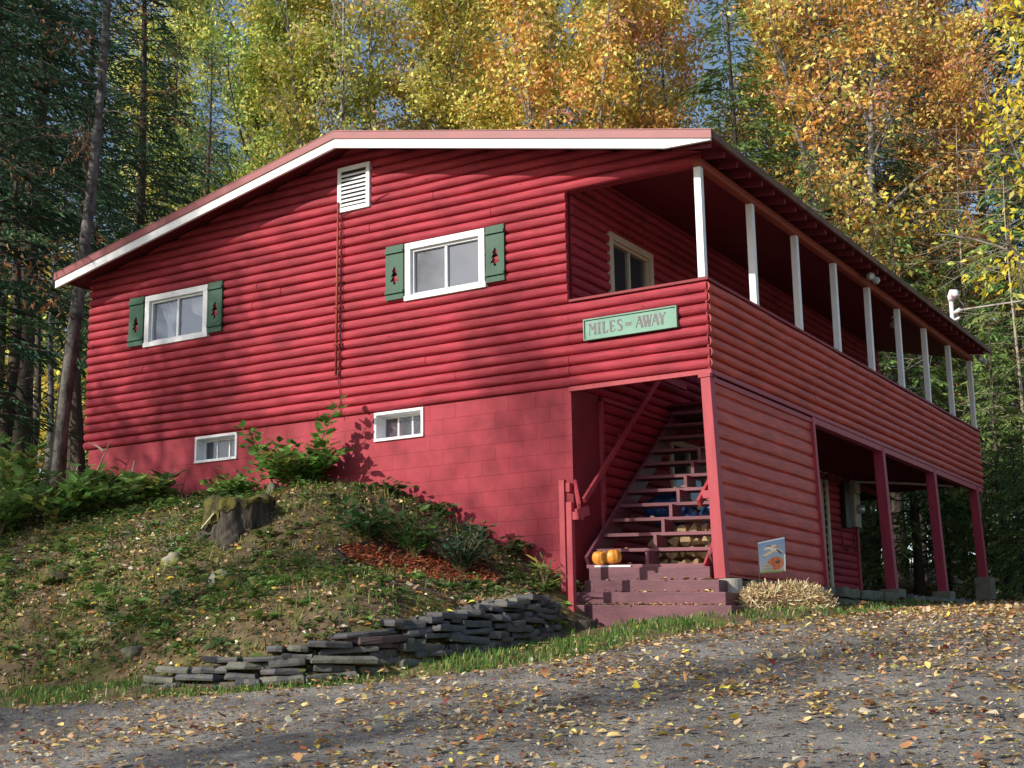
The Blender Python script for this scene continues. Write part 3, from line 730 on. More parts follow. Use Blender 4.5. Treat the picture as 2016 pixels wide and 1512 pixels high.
# ---- entry steps and staircase (sagging a little towards the right)
def tilt(x): return .04*(10.2-x)
def tbox(mb, x0, x1, y0, y1, z0, z1):
    P = [(x0,y0,z0),(x1,y0,z0),(x1,y1,z0),(x0,y1,z0),(x0,y0,z1),(x1,y0,z1),(x1,y1,z1),(x0,y1,z1)]
    mb.hexa([(x, y, z+tilt(x)) for x, y, z in P])
stp = [(-.80,-3.2,-2.885,9.22,11.36),(-.55,-2.88,-2.725,9.24,11.19),(-.30,-2.72,-2.57,9.22,11.01),(-.06,-2.565,-2.40,9.16,10.80)]
for i, (yf, zb, zt_, xa, xb) in enumerate(stp):
    q = MB(); yb = [.02, .02, .02, .42][i]
    tbox(q, xa, xb, yf, yb, zb, zt_); q.build('entry_step', M['maroon'], house, bevel=.008)
XS, XE = 9.11, 10.74
def tz(k): return -2.36+.215*k
def ty(k): return -.02+.25*k
for si, xs in enumerate((XS-.045, XE+.005)):
    sr = MB()
    pts_ = [(ty(0)+.12, tz(0)-.03), (ty(0)+.40, tz(0)-.03), (ty(12)+.1, tz(12)-.33), (ty(12)+.1, tz(12)-.07), (ty(0)+.03, tz(0)+.10)]
    sr.prism(pts_, lambda p, q_, a: (a, p, q_+tilt(a)), xs, xs+.04)
    if si == 0: stair = sr.build('staircase', M['tread'], house)
    else: sr.build('stringer', M['tread'], stair)
for k in range(0, 12):
    q = MB(); tbox(q, XS-.004, XE+.004, ty(k), ty(k)+.27, tz(k)-.045, tz(k)); q.build('stair_tread', M['tread'], stair, bevel=.005)
for k in range(0, 11):
    q = MB(); xm = 9.94; tbox(q, xm-.022, xm+.022, ty(k)+.03, ty(k)+.33, tz(k)+.001, tz(k+1)-.046); q.build('centre_block', M['tread'], stair)
q = MB(); tbox(q, XS, XE, ty(11)+.26, ty(11)+.29, tz(11), tz(11)+.16); q.build('top_riser', M['maroon'], stair)
q = MB(); q.box(9.07, 9.142, -.625, -.555, -3.1, -1.30); q.lathe([(.05,-1.30),(0,-1.27)], (9.106, -.59, 0), 4); q.build('newel_post', M['red_trim'], house, bevel=.008)
q = MB(); q.box(9.39, 9.468, -1.04, -.963, -3.2, -1.64); q.build('newel_post', M['red_trim'], house, bevel=.008)
hr = MB(); hr.bar((9.10, -.02, -1.50), (9.10, 2.42, .52), .045, .075); hr.bar((9.0, 1.2, -.5), (9.1, 1.2, -.5), .04, .04); hr.bar((9.1, 2.42, .52), (9.1, 3.3, .5), .05, .09)
hr.build('handrail', M['red_trim'], house, bevel=.008)
hr = MB(); hr.bar((9.19, -.42, -1.33), (9.57, -1.03, -1.71), .04, .10); hr.box(9.145, 9.21, -.60, -.40, -1.46, -1.34); hr.box(9.47, 9.60, -1.03, -.97, -1.86, -1.76); hr.bar((9.565, -1.10, -1.80), (9.565, -.80, -1.73), .04, .12)
hr.build('handrail', M['red_trim'], house, bevel=.008)
hr = MB(); hr.bar((10.69, -.06, -1.66), (10.69, .75, -1.02), .045, .10); hr.box(10.71, 10.83, .0, .06, -1.6, -1.5); hr.bar((10.73, -.03, -2.42), (10.73, .35, -2.03), .03, .09)
hr.build('handrail', M['red_trim'], house, bevel=.006)
# stud inside of side panel to close the stairwell
q = MB(); q.box(W-.12, W-.102, .15, 3.66, -2.54, -.16); q.build('stairwell_lining', M['red_dark'], house)

# ------------------------------------------------------------------ name sign
sgn = empty('name_sign', (9.84, -.03, .70), 'pale green wooden sign reading MILES AWAY hung on the porch rail', 'sign')
SU0, SU1, SZ0, SZ1 = 9.180, 10.503, .565, .845
q = MB(); fbox(q, SU0+.012, SU1-.012, SZ0+.012, SZ1-.012, .060, .088); q.build('sign_board', M['sign'], sgn)
q = MB()
for (a, b, c, d) in ((SU0, SU1, SZ1-.016, SZ1), (SU0, SU1, SZ0, SZ0+.012), (SU0, SU0+.014, SZ0+.012, SZ1-.016), (SU1-.014, SU1, SZ0+.012, SZ1-.016)): fbox(q, a, b, c, d, .058, .104)
q.build('sign_frame', M['sign'], sgn)
q = MB()
for (a, b, c, d) in ((SU0+.014, SU1-.014, SZ1-.022, SZ1-.0162), (SU0+.014, SU0+.021, SZ0+.012, SZ1-.022)): fbox(q, a, b, c, d, .089, .092)
q.build('sign_border', M['black'], sgn)
H_ = .150; ZB = SZ0+.065
def stroke(mb, u, pts, wd, o=.0895):
    """poly stroke in letter space (x right, y 0..1)"""
    for (x0, y0), (x1, y1), ww in [(p, q2, wd) for p, q2 in zip(pts[:-1], pts[1:])]:
        dx, dz = (x1-x0)*H_, (y1-y0)*H_; ln = math.hypot(dx, dz); nx, nz = -dz/ln*ww/2, dx/ln*ww/2
        A = [(u+x0*H_+nx, ZB+y0*H_+nz), (u+x0*H_-nx, ZB+y0*H_-nz), (u+x1*H_-nx, ZB+y1*H_-nz), (u+x1*H_+nx, ZB+y1*H_+nz)]
        mb.add([ft(a, o, z) for a, z in A]+[ft(a, o+.002, z) for a, z in A], [(4,5,6,7),(0,1,5,4),(1,2,6,5),(2,3,7,6),(3,0,4,7)])
TH, TK = .010, .030
def letter(ch, u):
    b = MB()
    S = lambda pts, wd, o=.0895: stroke(b, u, pts, wd, o)
    if ch == 'M':
        S([(.05,0),(.12,1)], TH); S([(.12,1),(.36,.45)], TK); S([(.36,.45),(.62,1)], TH, .0897); S([(.60,1),(.62,0)], TK, .0899); S([(-.02,.97),(.16,.97)], .009, .0901); S([(0,.02),(.12,.02)], .009, .0901)
        w_ = .72
    elif ch == 'I':
        S([(.16,0),(.16,1)], TK); S([(0,.97),(.32,.97)], .010, .0897); S([(.02,.02),(.30,.02)], .008, .0897); w_ = .34
    elif ch == 'L':
        S([(.14,0),(.14,1)], TK); S([(0,.97),(.28,.97)], .009, .0897); S([(.1,.03),(.45,.03)], .011, .0897); S([(.42,.03),(.56,.24)], .010, .0899); w_ = .56
    elif ch == 'E':
        S([(.14,0),(.14,1)], TK); S([(.05,.96),(.52,.96)], .012, .0897); S([(.5,.98),(.53,.80)], .009, .0899); S([(.2,.50),(.42,.52)], .010, .0897); S([(.42,.60),(.42,.42)], .009, .0899)
        S([(.1,.03),(.45,.03)], .012, .0897); S([(.44,.03),(.56,.24)], .009, .0899); w_ = .58
    elif ch == 'S':
        S([(.52,.80),(.42,.95),(.26,.97)], .012); S([(.27,.97),(.10,.86),(.12,.66),(.42,.42)], .020, .0897); S([(.14,.66),(.46,.40),(.50,.22),(.40,.06)], .026, .0899); S([(.42,.06),(.22,.01),(.02,.16)], .012, .0901); w_ = .58
    elif ch == 'A':
        S([(.0,0),(.36,1)], TH); S([(.34,1),(.62,0)], TK, .0897); S([(.14,.36),(.50,.40)], .009, .0899); S([(.24,.86),(.38,1.02)], .010, .0901); w_ = .64
    elif ch == 'W':
        S([(.06,1),(.26,0)], TK); S([(.26,0),(.46,.92)], TH, .0897); S([(.42,1),(.60,0)], TK, .0899); S([(.60,0),(.80,1)], TH, .0901); S([(-.04,.97),(.5,.97)], .009, .0903); S([(.70,.97),(.88,.97)], .009, .0903); w_ = .80
    else:
        S([(.08,1),(.30,.48)], TK); S([(.30,.48),(.58,1)], TH, .0897); S([(.30,.5),(.30,0)], TK, .0899); S([(-.02,.97),(.18,.97)], .009, .0901); S([(.46,.97),(.68,.97)], .009, .0901); S([(.20,.02),(.42,.02)], .008, .0901); w_ = .62
    b.build('letter', M['letter'], sgn); return w_*H_
u = SU0+.075
for ch in 'MILES': u += letter(ch, u)+.018
q = MB(); um = u+.012
for k in range(4):
    uu = um+.012+k*.022; A = [(uu, ZB+.055), (uu+.014, ZB+.055), (uu+.014, ZB+.088), (uu, ZB+.088)]
    q.add([ft(a, .0895, z) for a, z in A], [(0, 1, 2, 3)])
for z_ in (.052, .090):
    A = [(um, ZB+z_-.003), (um+.11, ZB+z_-.003), (um+.11, ZB+z_+.003), (um, ZB+z_+.003)]; q.add([ft(a, .0899, z) for a, z in A], [(0, 1, 2, 3)])
q.build('small_word', M['letter'], sgn)
u = um+.155
for ch in 'AWAY': u += letter(ch, u)+.004

# ------------------------------------------------------------------ pole on the gable wall
pl = empty('metal_pole', (5.16, -.06, .60), 'thin rusty red metal pole clamped upright below the gable vent', 'pole')
q = MB(); q.tube([ft(5.165,.112,3.20), ft(5.16,.112,1.95), ft(5.152,.112,.60)], [.013,.020,.020], 8); q.build('pole_tube', M['beam'], pl, smooth=True)
for z in (1.98, 1.60, 1.05):
    q = MB(); q.tube([ft(5.08,.03,z+.02), ft(5.11,.132,z), ft(5.20,.132,z), ft(5.26,.03,z+.015)], .011, 5); q.build('clamp', M['beam'], pl)
q = MB(); q.tube([ft(5.21,.085,3.05), ft(5.225,.09,2.6), ft(5.205,.095,2.1), ft(5.23,.088,1.6), ft(5.20,.09,.9), ft(5.175,.09,.55), ft(5.21,.08,.30), ft(5.2,.07,-.02)], .006, 5); q.build('cable', M['black'], pl)
q = MB(); q.tube([ft(5.23,.075,3.0), ft(5.7,.078,3.10), ft(6.05,.075,3.18)], .006, 4); q.build('cable', M['red_dark'], pl)

# ------------------------------------------------------------------ lamps, meter, service mast
def floodlight(loc, label, yawd, n=2):
    o = empty('floodlight', loc, label, 'floodlight', 'floodlights along the porch eave')
    q = MB(); q.lathe([(0,.0),(.055,0),(.05,.03),(0,.03)], (0, 0, 0), 12); q.build('base', M['lamp'], o, local=True)
    for s in ((-1, 1) if n == 2 else (1,)):
        d = Vector((math.cos(yawd)*.6, math.sin(yawd)*.6+s*.6, -.5)).normalized()
        q = MB(); a = Vector((0, s*.03, -.01)); q.tube([a, a+d*.05, a+d*.09, a+d*.17, a+d*.18], [.02,.03,.05,.07,.02], 12); q.build('lamp_head', M['lamp'], o, smooth=True, local=True)
        q = MB(); q.tube([a+d*.175, a+d*.20], [.055, .035], 12); q.build('bulb', M['vinyl'], o, smooth=True, local=True)
    return o
floodlight((11.02, 6.55, 2.72), 'pair of grey floodlights under the eave above the middle of the porch', -.4)
floodlight((11.0, L+.10, 2.72), 'grey floodlights at the far end of the porch beam', -.5)
floodlight((10.80, PO+DP*5-.06, 2.45), 'dark single lamp fixed to the sixth white porch post', 2.6, 1)
def lantern(y, z, label):
    o = empty('wall_lantern', (XO+.12, y, z), label, 'wall lamp', 'lanterns on the porch wall')
    q = MB(); q.lathe([(.0,-.12),(.05,-.11),(.075,.05),(.02,.11),(0,.13)], (0,0,0), 6); q.build('lamp_body', M['black'], o, local=True)
    q = MB(); q.box(-.13, -.08, -.04, .04, -.08, .1); q.bar((-.08,0,.05), (0,0,.12), .02, .02); q.build('bracket', M['black'], o, local=True)
lantern(8.6, 1.75, 'black wall lantern beside the porch door'); lantern(3.6, 1.9, 'black wall lantern near the front end of the porch wall')
mt = empty('electric_meter', (XO+.08, 11.35, -.75), 'beige electric meter cabinet on the lower red log wall', 'electric meter')
q = MB(); q.box(XO+.02, XO+.16, 11.18, 11.56, -.95, -.30); q.build('cabinet', M['beige'], mt, bevel=.012)
q = MB(); q.box(XO+.02, XO+.19, 11.22, 11.52, -.295, .0-.08); q.build('upper_box', M['beige'], mt, bevel=.02)
q = MB(); q.tube([(XO+.16, 11.38, -.60), (XO+.22, 11.38, -.60), (XO+.27, 11.38, -.60), (XO+.29, 11.38, -.60)], [.09,.09,.075,.04], 16); q.build('glass_dome', M['metal'], mt, smooth=True)
q = MB(); q.tube([(XO+.09, 11.22, -.1), (XO+.09, 11.22, -.03), (XO+.2, 11.3, .0-.07), (XO+1.0, 11.9, -.10), (W-.3, 12.8, -.12)], .028, 8); q.build('conduit', M['lamp'], mt, smooth=True)
q = MB(); q.tube([(XO+.07, 11.30, -.95), (XO+.07, 11.28, -1.3), (XO+.07, 10.95, -1.42), (XO+.07, 10.6, -1.35), (XO+.07, 10.5, -1.0)], .018, 6); q.tube([(XO+.07, 11.5, -.95), (XO+.07, 11.5, -1.3), (XO+.07, 11.35, -1.42), (XO+.07, 11.3, -1.3)], .015, 6); q.build('cable', M['red_dark'], mt)
q = MB(); q.box(XO+.02, XO+.12, 10.75, 11.05, -1.0, -.1); tag(q.build('breaker_box', M['black'], bevel=.01), 'black electrical box beside the beige meter cabinet', 'electrical box')
ms = empty('service_mast', (W-.15, 13.25, 2.95), 'white service mast with weatherhead standing on the far end of the roof', 'service mast')
q = MB(); q.tube([(W-.15,13.25,2.9),(W-.15,13.25,3.78)], .045, 12); q.build('mast_pipe', M['vinyl'], ms, smooth=True)
q = MB(); q.tube([(W-.15,13.25,3.76),(W-.15,13.25,3.85),(W-.10,13.21,3.93),(W-.03,13.16,3.90),(W+.0,13.13,3.82)], [.06,.075,.085,.08,.05], 12); q.build('weatherhead', M['vinyl'], ms, smooth=True)
q = MB(); q.tube([(W-.10,13.2,3.50),(W+.05,13.1,3.52)], [.03,.05], 8); q.tube([(W-.12,13.22,3.35),(W+.02,13.12,3.36)], [.02,.03], 8); q.build('insulator', M['vinyl'], ms, smooth=True)
q = MB(); a = Vector((W+.04, 13.1, 3.52)); b = Vector((40, 4, 5.0))
pts_ = [a.lerp(b, t/20)-Vector((0,0,1.6*math.sin(math.pi*t/20)*.7)) for t in range(21)]
q.tube(pts_, .016, 5); tag(q.build('service_wire', M['lamp']), 'overhead electric wire running from the service mast to the right', 'wire')
q = MB(); q.tube([(W+.0,13.13,3.82),(W+.14,13.05,3.6),(W+.10,13.08,3.45)], .012, 5); q.build('drip_loop', M['black'], ms)

# ------------------------------------------------------------------ pumpkins, firewood, tarp, flag, bale
def pumpkin(loc, r, h, label, rz, tiltx=0):
    o = empty('pumpkin', loc, label, 'pumpkin', 'pumpkins on the entry landing', rz)
    o.rotation_euler = (tiltx, 0, rz)
    prof = []
    for i in range(15):
        t = i/14; a = math.pi*t; prof.append((r*math.sin(a)**.75*(1.0), h/2-h/2*math.cos(a)-(.12*h*math.exp(-((1-t)/.18)**2)) + (.10*h*math.exp(-(t/.18)**2))))
    q = MB(); q.lathe(prof, (0, 0, 0), 48, fr=lambda a, z: 1-.085*abs(math.cos(a*4.5))**6*1.0-.02*math.sin(a*3)); q.build('pumpkin_body', M['pumpkin'], o, smooth=True, local=True)
    q = MB(); q.tube([(0,0,h*.88),(.005,.0,h*.96),(.02,.01,h*1.0)], [.018,.014,.014], 7); q.build('stem', M['stem'], o, local=True)
zl = lambda x: -2.40+tilt(x)
pumpkin((9.275, .06, zl(9.30)+.03), .108, .205, 'orange pumpkin on the landing next to the newel post', .3, .25)
pumpkin((9.485, .02, zl(9.5)+.03), .106, .215, 'orange pumpkin leaning on its neighbour at the right side of the white board', 1.2, -.15)
q = MB()
q.prism([(9.24, -.06+.0), (9.74, -.05), (9.76, .2), (9.70, .30), (9.28, .30)], lambda p, q_, a: (p, q_, a+tilt(p)), -2.397, -2.372)
tag(q.build('white_board', M['white'], bevel=.006), 'small white board lying under the two pumpkins', 'board')
# firewood stack under the stairs
def firelog(i, x, z, rad, kind):
    q = MB(); rnd = random.Random(i)
    if kind: poly = [(rad*math.cos(a), rad*math.sin(a)) for a in [k*2*math.pi/10 for k in range(10)]]
    else:
        poly = [(-rad*.95, -rad*.6)] + [(rad*1.0*math.cos(a), rad*1.25*math.sin(a)-rad*.55) for a in [0.05+k*math.pi*.94/5 for k in range(6)]]
        poly = [(-rad*.9, -rad*.55), (rad*.9, -rad*.6), (rad*.75, rad*.05), (rad*.15, rad*.8), (-rad*.5, rad*.35)]
    an = rnd.uniform(0, 6.28); ca_, sa_ = math.cos(an), math.sin(an)
    poly = [(p*ca_-r*sa_, p*sa_+r*ca_) for p, r in poly]
    yf = rnd.uniform(1.42, 1.54)
    q.prism(poly, lambda p, r, a: (p, a, r), 0, rnd.uniform(.36, .42))
    o = q.build('firewood_log', M['wood_end'], bevel=.006)
    o.location = (x, yf, z)
    tag(o, 'split log of pale firewood in the stack under the stairs', 'firewood', 'firewood stacked under the stairs')
kk = 0
for row in range(5):
    z = -2.41+row*.15; n = 9 if row < 4 else 5
    for j in range(n):
        x = 9.26+j*.155+(.07 if row % 2 else 0)+random.uniform(-.03, .03)
        if row == 4: x += .35
        firelog(kk, x, z+random.uniform(-.02, .02), random.uniform(.065, .112), random.random() < .18); kk += 1
for k in range(12):
    x = 10.0+(k % 4)*.14; z = -2.40+(k//4)*.15
    q = None
# blue tarp bundles
def tarp(loc, sx, sy_, sz, label, seed):
    rnd = np.random.default_rng(seed); nu, nv = 28, 16; vs = []; fs = []
    for j in range(nv+1):
        ph = math.pi*j/nv*.98+.01
        for k in range(nu):
            a = 2*math.pi*k/nu; r = 1+.10*math.sin(3*a+seed+2*ph)+.08*math.sin(7*a+4*ph)+.05*math.sin(11*a-6*ph)
            vs.append((sx*r*math.sin(ph)**.7*math.cos(a), sy_*r*math.sin(ph)**.7*math.sin(a), sz*(math.cos(ph)*(1+.1*math.sin(5*a)))))
    for j in range(nv):
        for k in range(nu): fs.append((j*nu+k, (j+1)*nu+k, (j+1)*nu+(k+1) % nu, j*nu+(k+1) % nu))
    q = MB(); q.add(vs, fs); o = q.build('tarp_bundle', M['tarp']); o.location = loc
    tag(o, label, 'tarp', 'blue tarps on the firewood')
tarp((9.50, 1.68, -1.50), .36, .2, .21, 'large crumpled blue tarp on the left of the firewood stack', 3)
tarp((10.25, 1.66, -1.62), .26, .2, .16, 'smaller dark blue tarp beside the corner post on the firewood', 8)
# garden flag
def flag_mat():
    m = bpy.data.materials.new('printed_autumn_flag'); m.use_nodes = True; nt = m.node_tree; p = nt.nodes['Principled BSDF']; p.inputs['Roughness'].default_value = .8
    at = nd(nt, 'ShaderNodeAttribute'); at.attribute_name = 'Col'; nt.links.new(at.outputs['Color'], p.inputs['Base Color']); return m
gf = empty('garden_flag', (11.24, .42, Tf(11.24, .42)), 'small blue garden flag printed with birds and an orange pumpkin, on a wire stand', 'garden flag')
fn, fm = 60, 72; FV = np.zeros((fn*fm, 3)); FC = np.zeros((fn*fm, 3))
A_ = np.array([11.235, .42, -2.135]); B_ = np.array([11.60, .36, -2.095])
for j in range(fm):
    for i in range(fn):
        s, t = i/(fn-1), j/(fm-1)
        hgt = .40*t*(1-.06*(1-s))
        p = A_+(B_-A_)*(s*(1-.10*t)+.06*t) + np.array([0, -.03*math.sin(s*4+t*2)*t, -hgt])
        FV[j*fn+i] = p
        c = np.array([.10,.22,.42])*(1-.5*t)+np.array([.40,.40,.36])*.6*t
        ex, ey = (s-.62)/.30, (t-.74)/.20
        if ex*ex+ey*ey < 1: c = np.array([.55,.12,.02])*(1-.35*abs(math.sin(ex*5)))
        if ((s-.70)/.10)**2+((t-.70)/.05)**2 < 1: c = np.array([.06,.03,.02])
        ex, ey = (s-.28)/.22, (t-.86)/.14
        if ex*ex+ey*ey < 1: c = np.array([.32,.30,.26])*(1-.2*math.sin(ey*9))
        for (bx, by, bw_, bh_, an, cc) in ((.45,.22,.24,.035,-.15,(.60,.50,.36)),(.62,.32,.30,.045,.35,(.60,.52,.40)),(.40,.40,.24,.04,-.3,(.58,.44,.24)),(.78,.40,.14,.035,.6,(.03,.03,.05)),(.42,.18,.10,.02,.3,(.02,.02,.04)),(.72,.24,.10,.02,-.1,(.50,.18,.06)),(.20,.50,.05,.02,0,(.03,.03,.04))):
            dx, dy = s-bx, t-by; xx = dx*math.cos(an)+dy*math.sin(an); yy = -dx*math.sin(an)+dy*math.cos(an)
            if (xx/bw_)**2+(yy/bh_)**2 < 1: c = np.array(cc)
        if t > .95: c = np.array([.16,.28,.06])
        if t < .03: c = np.array([.55,.62,.75])
        if s > .965 and t > .5: c = np.array([.75,.75,.72])
        FC[j*fn+i] = c*.36
fi = np.arange(fn*fm).reshape(fm, fn); FF = np.stack([fi[:-1,:-1], fi[:-1,1:], fi[1:,1:], fi[1:,:-1]], -1).reshape(-1, 4)
me = np_mesh('flag', FV, FF, FC); finish(me, 'flag', flag_mat(), gf, smooth=True)
q = MB(); gz = Tf(11.24, .42); q.tube([(11.235,.425,gz-.1),(11.235,.425,-2.13),(11.23,.425,-2.115)], .005, 5); q.tube([(11.205,.425,-2.118),(11.235,.425,-2.133),(11.62,.36,-2.09),(11.635,.355,-2.06)], .005, 5); q.build('flag_stand', M['black'], gf)
# leaf-based generator -----------------------------------------------------------
def unit(v): return v/np.maximum(np.linalg.norm(v, axis=-1, keepdims=True), 1e-9)
def leaf_geo(pos, ax, nr, ln, wd, curl=.15, fold=.2, simple=False):
    """arrays -> vertices and quads of leaf blades; ax along the leaf, nr its normal"""
    ax = unit(ax); sd_ = unit(np.cross(ax, nr)); nr = np.cross(sd_, ax); n = len(pos)
    ln = np.broadcast_to(np.asarray(ln, float), (n,))[:, None]; wd = np.broadcast_to(np.asarray(wd, float), (n,))[:, None]
    tip = pos+ax*ln-nr*ln*curl
    if simple:
        m1 = pos+ax*ln*.45; l = m1+sd_*wd*.5+nr*wd*fold; r = m1-sd_*wd*.5+nr*wd*fold
        V = np.stack([pos, r, tip, l], 1).reshape(-1, 3); F_ = np.arange(4*n).reshape(n, 4); return V, F_, 4
    l1 = pos+ax*ln*.28+sd_*wd*.45+nr*wd*fold; l2 = pos+ax*ln*.66+sd_*wd*.40+nr*(wd*fold-ln*curl*.3)
    r1 = pos+ax*ln*.28-sd_*wd*.45+nr*wd*fold; r2 = pos+ax*ln*.66-sd_*wd*.40+nr*(wd*fold-ln*curl*.3)
    V = np.stack([pos, r1, r2, tip, l2, l1], 1).reshape(-1, 3)
    b = np.arange(n)[:, None]*6
    F_ = np.concatenate([b+np.array([0,1,2,3]), b+np.array([0,3,4,5])], 0)
    return V, F_, 6
def leaf_fine(pos, ax, nr, ln, wd, curl, fold, rng):
    """leaf blades with a midrib: 5 cross sections of 3 points"""
    ax = unit(ax); sd_ = unit(np.cross(ax, nr)); nr = np.cross(sd_, ax); n = len(pos); ln = np.asarray(ln)[:, None]; wd = np.asarray(wd)[:, None]
    T_ = [0, .22, .5, .78, 1]; WW = [.04, .36, .5, .30, .02]; rows = []
    tw = rng.normal(0, .5, (n, 1))
    for t, w_ in zip(T_, WW):
        m = pos+ax*ln*t+nr*(ln*curl*(t-t*t)*2.2); wl = wd*w_*rng.uniform(.7, 1.2, (n, 1)); wr = wd*w_*rng.uniform(.7, 1.2, (n, 1))
        rows += [m+sd_*wl+nr*wl*(fold+tw*t*.6), m, m-sd_*wr+nr*wr*(fold-tw*t*.6)]
    V = np.stack(rows, 1).reshape(-1, 3); b = np.arange(n)[:, None]*15; F_ = []
    for k in range(4):
        for c in (0, 1): F_.append(b+np.array([3*k+c, 3*k+c+1, 3*k+c+4, 3*k+c+3]))
    return V, np.concatenate(F_, 0), 15
def rnd_unit(n, rng): return unit(rng.normal(size=(n, 3)))
def pal_pick(pal, n, rng, jit=.18):
    p = np.array([c for c, _ in pal], float); w_ = np.array([x for _, x in pal], float); w_ /= w_.sum()
    c = p[rng.choice(len(p), n, p=w_)]
    return np.clip(c*rng.uniform(1-jit, 1+jit, (n, 1))*rng.uniform(.9, 1.1, (n, 3)), .004, .95)

# hay bale
def hay():
    rng = np.random.default_rng(5); n = 3600
    c = np.array([11.66, .05]); half = np.array([.60, .29]); hgt = .36
    core = MB(); prof = []
    nu, nv = 30, 8; vs = []; fs = []
    for j in range(nv+1):
        t = j/nv; zz = hgt*.92*math.sin(t*math.pi/2); k_ = math.cos(t*math.pi/2)**.45
        for k in range(nu):
            a = 2*math.pi*k/nu; sx = abs(math.cos(a))**.6*math.copysign(1, math.cos(a)); sy__ = abs(math.sin(a))**.6*math.copysign(1, math.sin(a))
            vs.append((half[0]*k_*sx*.95, half[1]*k_*sy__*.95, zz))
    for j in range(nv):
        for k in range(nu): fs.append((j*nu+k, j*nu+(k+1) % nu, (j+1)*nu+(k+1) % nu, (j+1)*nu+k))
    core.add(vs, fs)
    a = rng.uniform(0, 2*np.pi, n); t = rng.uniform(0, 1, n)**.8
    zz = hgt*np.sin(t*np.pi/2); k_ = np.cos(t*np.pi/2)**.45*rng.uniform(.55, 1.04, n)**.4
    sx = np.abs(np.cos(a))**.6*np.sign(np.cos(a)); sy2 = np.abs(np.sin(a))**.6*np.sign(np.sin(a))
    P = np.c_[half[0]*k_*sx, half[1]*k_*sy2, zz*rng.uniform(.9, 1.03, n)]
    d = unit(rng.normal(size=(n, 3))*np.array([1.0, .6, .8])+np.c_[sx*.2, sy2*.1, (zz-.2)*.9])
    ln = rng.uniform(.08, .26, n); wd = rng.uniform(.007, .017, n)
    s_ = unit(np.cross(d, rng.normal(size=(n, 3))))*wd[:, None]*.5
    P = P-d*ln[:, None]*.5
    V = np.stack([P-s_, P+s_, P+d*ln[:, None]+s_*.7, P+d*ln[:, None]-s_*.7], 1).reshape(-1, 3)
    C = np.repeat(pal_pick([((.60,.47,.27),4),((.48,.35,.18),3),((.32,.22,.11),3),((.70,.60,.40),1.4)], n, rng), 4, 0)
    nv0 = len(core.v); V = np.r_[np.array(core.v), V]; C = np.r_[np.tile([.09,.055,.03], (nv0, 1)), C]
    Fq = np.r_[np.array(core.f), nv0+np.arange(4*n).reshape(n, 4)]
    me = np_mesh('hay_bale', V, Fq, C); o = finish(me, 'hay_bale', M['straw'])
    z0 = min(Tf(11.2, .05), Tf(12.1, .0)); o.location = (c[0], c[1], z0-.03); o.rotation_euler = (0, .02, .10)
    tag(o, 'loose golden hay bale slumped on the grass in front of the porch', 'hay bale')
hay()

# ------------------------------------------------------------------ dry-stone walls
def slab(rnd, sx, sy_, sz):
    poly = []
    for (px, py) in ((-.5,-.5),(-.15,-.53),(.2,-.5),(.5,-.48),(.52,.1),(.48,.5),(0,.52),(-.5,.5)):
        poly.append((px*sx+rnd.uniform(-.16, .16)*sx*.6, py*sy_+rnd.uniform(-.13, .10)*sy_))
    b = MB(); n = len(poly)
    zt_ = [sz/2+rnd.uniform(-.10, .10)*sz for _ in poly]; ins = rnd.uniform(.90, 1.04)
    vs = [(p[0], p[1], -sz/2+rnd.uniform(-.05, .05)*sz) for p in poly]+[(p[0]*1.03, p[1]*1.03, 0+rnd.uniform(-.2, .2)*sz) for p in poly]+[(p[0]*ins, p[1]*ins, zt_[i]) for i, p in enumerate(poly)]
    fs = [tuple(range(n-1, -1, -1)), tuple(range(2*n, 3*n))]
    for r in range(2):
        for i in range(n): fs.append((r*n+i, r*n+(i+1) % n, (r+1)*n+(i+1) % n, (r+1)*n+i))
    b.add(vs, fs); return b
def path_at(pl, s):
    for a, b in zip(pl[:-1], pl[1:]):
        d = math.dist(a, b)
        if s <= d: return (a[0]+(b[0]-a[0])*s/d, a[1]+(b[1]-a[1])*s/d), math.atan2(b[1]-a[1], b[0]-a[0])
        s -= d
    return pl[-1], math.atan2(pl[-1][1]-pl[-2][1], pl[-1][0]-pl[-2][0])
SW = smooth_pl([(7.0,-5.50),(7.6,-5.56),(8.2,-5.45),(9.0,-5.05),(9.42,-4.25),(9.68,-3.3),(9.70,-2.3),(9.50,-1.65)], 1)
swl = sum(math.dist(a, b) for a, b in zip(SW[:-1], SW[1:]))
wall = empty('dry_stone_wall', (8.6, -4.6, -3.6), 'low dry-stacked slate wall curving along the foot of the planted bank', 'stone wall')
rnd = random.Random(17); cnt = 0
def hprof(s):
    t = s/swl
    return np.interp(t, [0,.10,.22,.36,.5,.65,.8,.93,1], [.12,.22,.31,.39,.47,.50,.47,.46,.38])
z = 0; lvl = 0
